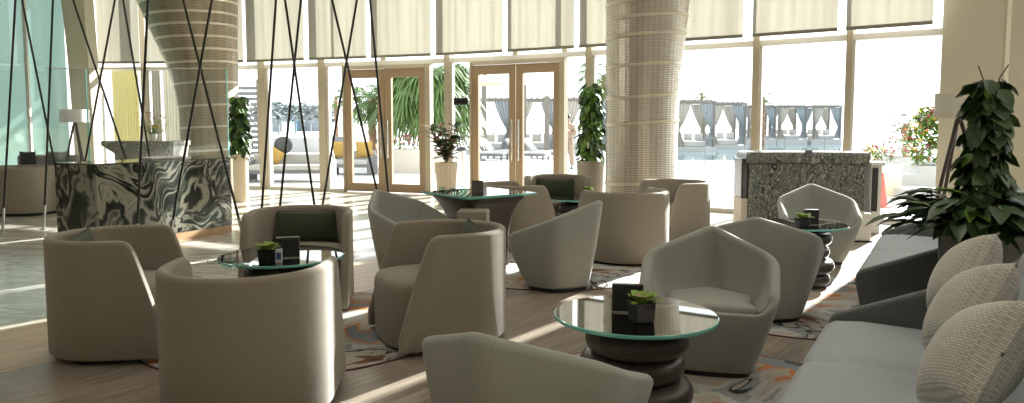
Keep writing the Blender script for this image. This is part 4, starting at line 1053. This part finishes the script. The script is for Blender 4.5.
# planters and flowers
def flower_bed(name, px0, px1, pyt, Y, h, cols, label, n, seed, box=PLANTB, leafy=.3, z0=-.02, depth=.8):
    r = random.Random(seed); xa, xb = xat(px0, Y), xat(px1, Y); t = thing(name, label, 'flower bed', ((xa + xb) / 2, Y, z0)); w = (xb - xa) / 2
    MB().loft([[(w * a * s, depth / 2 * b * s, z) for a, b in ((-1, -1), (1, -1), (1, 1), (-1, 1))] for s, z in ((.97, 0), (1, h), (.95, h), (.94, h - .05))]).build('planter', box, t, bevel=.02)
    top = at(500, pyt, Y).z - z0; g = MB(); fl = [MB() for _ in cols]
    for k in range(n):
        x, y = r.uniform(-w, w), r.uniform(-depth / 2, depth / 2); z = h + (top - h) * r.random() ** .7 * (1 - .35 * (x / w) ** 2)
        for j in range(4): leaf(g, (x, y, z - .05), rdir(r), (0, 0, 1), leafy * r.uniform(.5, 1), leafy * .35, .3)
        if r.random() < .75:
            q = r.randrange(len(cols))
            for j in range(4): leaf(fl[q], (x, y, z), rdir(r, .5), (0, 0, 1), .12, .09, .2)
    g.build('foliage', LEAFM, t, angle=180)
    for c_, mb in zip(cols, fl): mb.build('blossom', c_, t, angle=180)
    return t
flower_bed('flower_planter', 384, 452, 136, 23, .72, [PINK, PINK], 'beige stone planter with pink flowers under the weeping palm', 60, 1, mat('pale_concrete', (.60, .56, .50), .7), .22)
flower_bed('flower_planter', 912, 946, 108, 17, .55, [ORANGE, YPET, PINK], 'tall bushy bed of orange and yellow flowers beside the cream pier', 190, 2, WHITEO, .26)
flower_bed('flower_planter', 866, 888, 145, 20, .45, [YPET, ORANGE, PINK], 'low bed of yellow flowers just beyond the marble counter end', 60, 3, WHITEO, .2)
flower_bed('flower_planter', 889, 908, 133, 21, .55, [PINK], 'low bed of pink bougainvillea under the cycad palm', 26, 4, WHITEO, .18)
# low garden walls and steps right of the counter
GW = mat('cream_garden_wall', (.72, .66, .50), .8)
def gwall(name, px0, px1, Y, z0, z1, th, m): return struct(MB().box(xat(px0, Y), xat(px1, Y), Y, Y + th, z0, z1).build(name, m, smooth=False))
gwall('wall_garden', 884, 904, 15.2, -.02, .62, .3, GW)
gwall('wall_garden', 904, 925, 15.6, -.02, .40, .8, WHITEO)
gwall('wall_garden', 912, 955, 14.6, -.02, .16, 1.2, GROUND)
gwall('wall_terrace', 860, 1000, 25, -.02, .42, .25, WHITEO)
t = thing('traffic_cone', 'slim red cone standing on the terrace beyond the counter end', 'cone', (xat(884, 13.2), 13.2, -.02)); MB().lathe([(.11, .03), (.025, .62), (.012, .63)], n=24).build('body', RED, t); MB().box(-.14, .14, -.14, .14, 0, .03).build('base', RED, t, bevel=.01); MB().lathe([(.078, .24), (.062, .34)], n=24, cap0=False, cap1=False).build('white_band', WHITEP, t)
# glass balustrade beside the pool
Y = 27.5; t = thing('pool_railing', 'thin metal railing along the pool edge beyond the big windows', 'railing', (xat(665, Y), Y, -.02)); Lr = xat(945, Y) - xat(665, Y); m = MB()
m.tube([(0, 0, .98), (Lr, 0, .98)], .014, 6); m.build('rail', WICK, t)
for k in range(8): MB().tube([(Lr * k / 7, 0, 0), (Lr * k / 7, 0, .98)], .014, 6).build('post', WICK, t)
# parasol
Y = 30; c = at(478, 73, Y); t = thing('parasol', 'flat cream parasol outside above the pool door', 'parasol', (c.x, c.y, -.02))
n = 8; rr = 1.25; m = MB(); ring = [(rr * math.cos(2 * math.pi * k / n), rr * math.sin(2 * math.pi * k / n), c.z - .42) for k in range(n)]
ring2 = [(x, y, z - .03) for x, y, z in ring]; m.add([(0, 0, c.z)] + ring + ring2 + [(0, 0, c.z - .04)], [(0, 1 + k, 1 + (k + 1) % n) for k in range(n)] + [(1 + k, 1 + n + k, 1 + n + (k + 1) % n, 1 + (k + 1) % n) for k in range(n)] + [(2 * n + 1, 1 + n + (k + 1) % n, 1 + n + k) for k in range(n)])
m.build('canopy', mat('parasol_cloth', (.60, .52, .40), .8), t, smooth=False); MB().tube([(0, 0, 0), (0, 0, c.z)], .035, 8).build('pole', POST, t); MB().lathe([(.3, 0), (.3, .08), (.05, .1)], n=20).build('base', WICK, t)
# post lamp
Y = 19; t = thing('path_light', 'short copper post with black cap, outside between the doors', 'outdoor lamp', (xat(462, Y), Y, -.02)); zt_ = at(462, 150, Y).z
MB().tube([(0, 0, 0), (0, 0, zt_)], .02, 8).build('post', mat('copper_post', (.55, .30, .18), .4), t); MB().lathe([(.14, zt_), (.17, zt_ + .03), (.12, zt_ + .09), (.02, zt_ + .11)], n=20).build('cap', BLACK, t)
# timber posts beyond the door
for px, top, lab in ((524, 85, 'leaning tall timber mast right of the pool door stile'), (547, 96, 'square timber post before the door jamb'), (484, 71, 'tall timber mast under the parasol')):
    Y = 35.5; c = at(px, top, Y); o = MB().box(-.12, .12, -.12, .12, 0, c.z + .02).build('timber_post', POST, smooth=False, bevel=.01); o.location = (c.x, c.y, -.02); tag(o, lab, 'post', 'timber posts by the pool')
# skyline
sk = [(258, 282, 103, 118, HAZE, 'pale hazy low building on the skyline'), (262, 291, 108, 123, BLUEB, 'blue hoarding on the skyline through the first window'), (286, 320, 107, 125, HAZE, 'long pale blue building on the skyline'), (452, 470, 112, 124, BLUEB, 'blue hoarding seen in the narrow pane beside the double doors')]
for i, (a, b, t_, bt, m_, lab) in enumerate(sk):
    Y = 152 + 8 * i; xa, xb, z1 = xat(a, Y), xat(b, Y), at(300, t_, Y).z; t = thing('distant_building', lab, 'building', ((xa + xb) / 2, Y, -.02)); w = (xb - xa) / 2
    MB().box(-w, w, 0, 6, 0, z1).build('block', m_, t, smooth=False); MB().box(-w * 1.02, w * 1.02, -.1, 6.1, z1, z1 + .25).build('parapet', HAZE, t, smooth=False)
r = random.Random(9); k_ = 0
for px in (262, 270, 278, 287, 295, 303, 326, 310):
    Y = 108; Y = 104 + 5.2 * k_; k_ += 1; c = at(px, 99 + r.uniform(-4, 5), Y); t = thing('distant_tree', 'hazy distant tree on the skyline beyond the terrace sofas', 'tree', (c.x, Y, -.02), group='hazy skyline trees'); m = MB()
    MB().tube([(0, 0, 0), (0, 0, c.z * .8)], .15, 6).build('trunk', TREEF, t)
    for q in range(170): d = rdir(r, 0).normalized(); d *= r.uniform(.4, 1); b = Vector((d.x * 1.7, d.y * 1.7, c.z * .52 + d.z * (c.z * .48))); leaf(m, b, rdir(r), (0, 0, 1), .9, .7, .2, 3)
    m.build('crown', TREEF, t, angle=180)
# low terrace tables/walls behind sofas
gwall('wall_terrace', 258, 322, 40, -.02, .75, .4, WHITEO)
gwall('wall_terrace', 326, 345, 44, -.02, .75, .4, WICK)
# slatted neighbour facade seen at the first narrow pane
t = thing('slatted_screen', 'grey slatted screen outside the narrow pane beside the bronze column', 'screen', (xat(246, 22), 22, -.02)); m = MB()
for i in range(16): m.box(-.36, .36, 0, .05, .1 + i * .16, .1 + i * .16 + .10)
m.build('slats', WICK, t, smooth=False); MB().box(-.40, -.34, -.02, .07, 0, 2.8).box(.34, .40, -.02, .07, 0, 2.8).build('posts', POST, t, smooth=False)
# sheer curtains outside / inside behind partition
t = None
def sheer(px0, px1, Y, z1, m_, label, nf):
    xa, xb = xat(px0, Y), xat(px1, Y); n = 60; r0 = []; mb = MB()
    for z in (.02, z1): r0.append([(xa + (xb - xa) * k / n, Y + .04 * math.sin(k / n * nf * 2 * math.pi), z) for k in range(n + 1)])
    mb.loft([rr + [(x, y + .012, z) for x, y, z in reversed(rr)] for rr in r0], True, True, True); o = mb.build('hanging_drape', m_, angle=80); tag(o, label, 'curtain', 'drapes beyond the far glass'); return o
sheer(114, 140, 18.6, 2.9, mat('pale_yellow_drape', (.72, .66, .34), .8), 'pale yellow drape seen behind the second marble counter', 9)
sheer(143, 163, 18.9, 2.9, mat('grey_drape', (.42, .40, .36), .8), 'grey drape beside the pale yellow one', 7)
sheer(165, 182, 18.6, 2.9, mat('white_drape', (.70, .68, .60), .8), 'off-white drape next to the bronze column', 6)

# ------------------------------------------------------------------ the man outside
def skin_body(name, pts, edges, rad, m, parent, root=0, sub=2):
    me = bpy.data.meshes.new(name); me.from_pydata(pts, edges, []); o = bpy.data.objects.new(name, me); COL.objects.link(o); o.parent = parent; me.materials.append(m)
    md = o.modifiers.new('skin', 'SKIN'); md.use_smooth_shade = True
    for i, v in enumerate(me.skin_vertices[0].data): v.radius = rad[i] if isinstance(rad[i], tuple) else (rad[i], rad[i]); v.use_root = (i == root)
    s = o.modifiers.new('sub', 'SUBSURF'); s.levels = sub; s.render_levels = sub; return o
Y = 24.6; p = at(567.5, 168, Y)
man = thing('person', 'man in beige uniform standing on the terrace, seen between door and leafy climber', 'person', (p.x, Y, -.02), rz=R(160))
pts = [(0, 0, .96), (0, .0, 1.12), (0, .01, 1.30), (0, .0, 1.44), (0, .01, 1.53), (0, .03, 1.62), (0, .035, 1.71),         # 0-6 spine, neck, head
       (.19, 0, 1.42), (.24, -.03, 1.15), (.23, .10, .93), (.225, .13, .86),                                              # 7-10 arm hanging
       (-.19, 0, 1.42), (-.26, .02, 1.16), (-.17, .24, 1.22), (-.13, .31, 1.26),                                             # 11-14 arm bent
       (.10, .0, .90), (.12, .05, .50), (.13, -.02, .09), (.14, .10, .04), (-.10, 0, .90), (-.12, -.04, .50), (-.13, -.12, .09), (-.14, .0, .04)]
ed = [(0, 1), (1, 2), (2, 3), (3, 4), (4, 5), (5, 6), (3, 7), (7, 8), (8, 9), (9, 10), (3, 11), (11, 12), (12, 13), (13, 14), (0, 15), (15, 16), (16, 17), (17, 18), (0, 19), (19, 20), (20, 21), (21, 22)]
rad = [(.15, .11), (.14, .10), (.16, .11), (.13, .09), .055, (.075, .09), (.07, .085), .06, .045, .032, .03, .06, .045, .032, .03, .085, .058, .042, .035, .085, .058, .042, .035]
body = skin_body('body', pts, ed, rad, SKINM, man)
for sx, wp_, d in ((1, Vector((.225, .13, .86)), Vector((0, .15, -1))), (-1, Vector((-.13, .31, 1.26)), Vector((.3, .9, .3)))):
    d.normalize(); s_ = Vector((1, 0, 0)); m = MB()
    m.tube([wp_, wp_ + d * .05, wp_ + d * .09], [.026, .038, .034], 8)
    for f in range(4): b = wp_ + d * .085 + s_ * (-.028 + .019 * f); m.tube([b, b + d * (.035 + .008 * (f in (1, 2))), b + d * .06 + Vector((0, .02, .0))], [.009, .0085, .007], 6)
    m.tube([wp_ + d * .03 + s_ * .03 * -sx, wp_ + d * .06 + s_ * .055 * -sx, wp_ + d * .085 + s_ * .058 * -sx], [.011, .010, .008], 6); m.build('hand', SKINM, body)
sp = [0, 1, 2, 3, 7, 8, 11, 12]; 
skin_body('shirt', [(0, 0, .88)] + [pts[i] for i in (1, 2, 3, 7, 8, 11, 12)] + [(.235, .04, 1.03), (-.21, .14, 1.19)], [(0, 1), (1, 2), (2, 3), (3, 4), (4, 5), (3, 6), (6, 7), (5, 8), (7, 9)], [(.19, .145), (.18, .135), (.195, .14), (.15, .11), .085, .07, .085, .07, .062, .062], SHIRT, man)
skin_body('trousers', [(0, 0, .97), pts[15], pts[16], (.13, -.01, .12), pts[19], pts[20], (-.13, -.11, .12)], [(0, 1), (1, 2), (2, 3), (0, 4), (4, 5), (5, 6)], [(.17, .13), .125, .10, .08, .125, .10, .08], SHIRT, man)
for s_, y in ((1, .0), (-1, -.1)):
    m = MB(); m.loft([[(s_ * .135 + .05 * k * math.cos(a), y + .05 + .135 * k * math.sin(a), z) for a in [2 * math.pi * j / 16 for j in range(16)]] for k, z in ((.95, 0), (1, .03), (.8, .07), (.5, .1))]); m.build('shoe', BLACK, man)
m = MB(); m.lathe([(.088, -.02), (.096, .03), (.088, .08), (.05, .115), (.01, .122)], (0, .02, 1.70), 20); m.build('hair', HAIRM, man)
m = MB(); m.tube([(0, .115, 1.665), (0, .145, 1.64), (0, .125, 1.63)], [.012, .018, .012], 8); m.build('nose', SKINM, body)
for s_ in (-1, 1):
    MB().lathe([(.001, -.01), (.011, 0), (.001, .01)], (s_ * .032, .115, 1.675), 8).build('eye', BLACK, body); MB().tube([(s_ * .085, .03, 1.69), (s_ * .095, .02, 1.665), (s_ * .085, .03, 1.64)], .012, 6).build('ear', SKINM, body)
MB().tube([(-.025, .113, 1.60), (0, .12, 1.598), (.025, .113, 1.60)], .006, 6).build('mouth', mat('lips', (.30, .12, .10), .6), body)

# ------------------------------------------------------------------ light
w = bpy.data.worlds.new('sky'); sc.world = w; w.use_nodes = True; nt = w.node_tree; bg = nt.nodes['Background']
bg.inputs[0].default_value = (.93, .97, 1.0, 1); bg.inputs[1].default_value = 2.75
sun = bpy.data.lights.new('sun', 'SUN'); sun.energy = 26; sun.angle = R(.6); sun.color = (1, .975, .93)
so = bpy.data.objects.new('sun', sun); COL.objects.link(so); el = R(23); az = Vector((.616, .788, 0)); dirv = -(az * math.cos(el) + Vector((0, 0, math.sin(el))))
so.rotation_euler = dirv.to_track_quat('-Z', 'Y').to_euler()
# unseen area lamps under the ceiling, added as fill for the room
for i, (x, y) in enumerate(((-4.5, 1.5), (0, 1.0), (4.5, 1.5), (-7.5, 6), (-2.5, 6), (2.5, 5.5), (-6, 10.5), (-1.5, 10.5), (6.5, 4))):
    l = bpy.data.lights.new('ceiling_fill', 'AREA'); l.shape = 'DISK'; l.size = .9; l.energy = 23; l.color = (1, .94, .85)
    o = bpy.data.objects.new('ceiling_fill', l); COL.objects.link(o); o.location = (x, y, CZ - .03); 
sc.view_settings.exposure = 0.0
sc.cycles.use_denoising = True
sc.cycles.max_bounces = 8; sc.cycles.diffuse_bounces = 4; sc.cycles.glossy_bounces = 4; sc.cycles.transparent_max_bounces = 16; sc.cycles.transmission_bounces = 4
sc.cycles.sample_clamp_indirect = 8; sc.cycles.caustics_reflective = False; sc.cycles.caustics_refractive = False
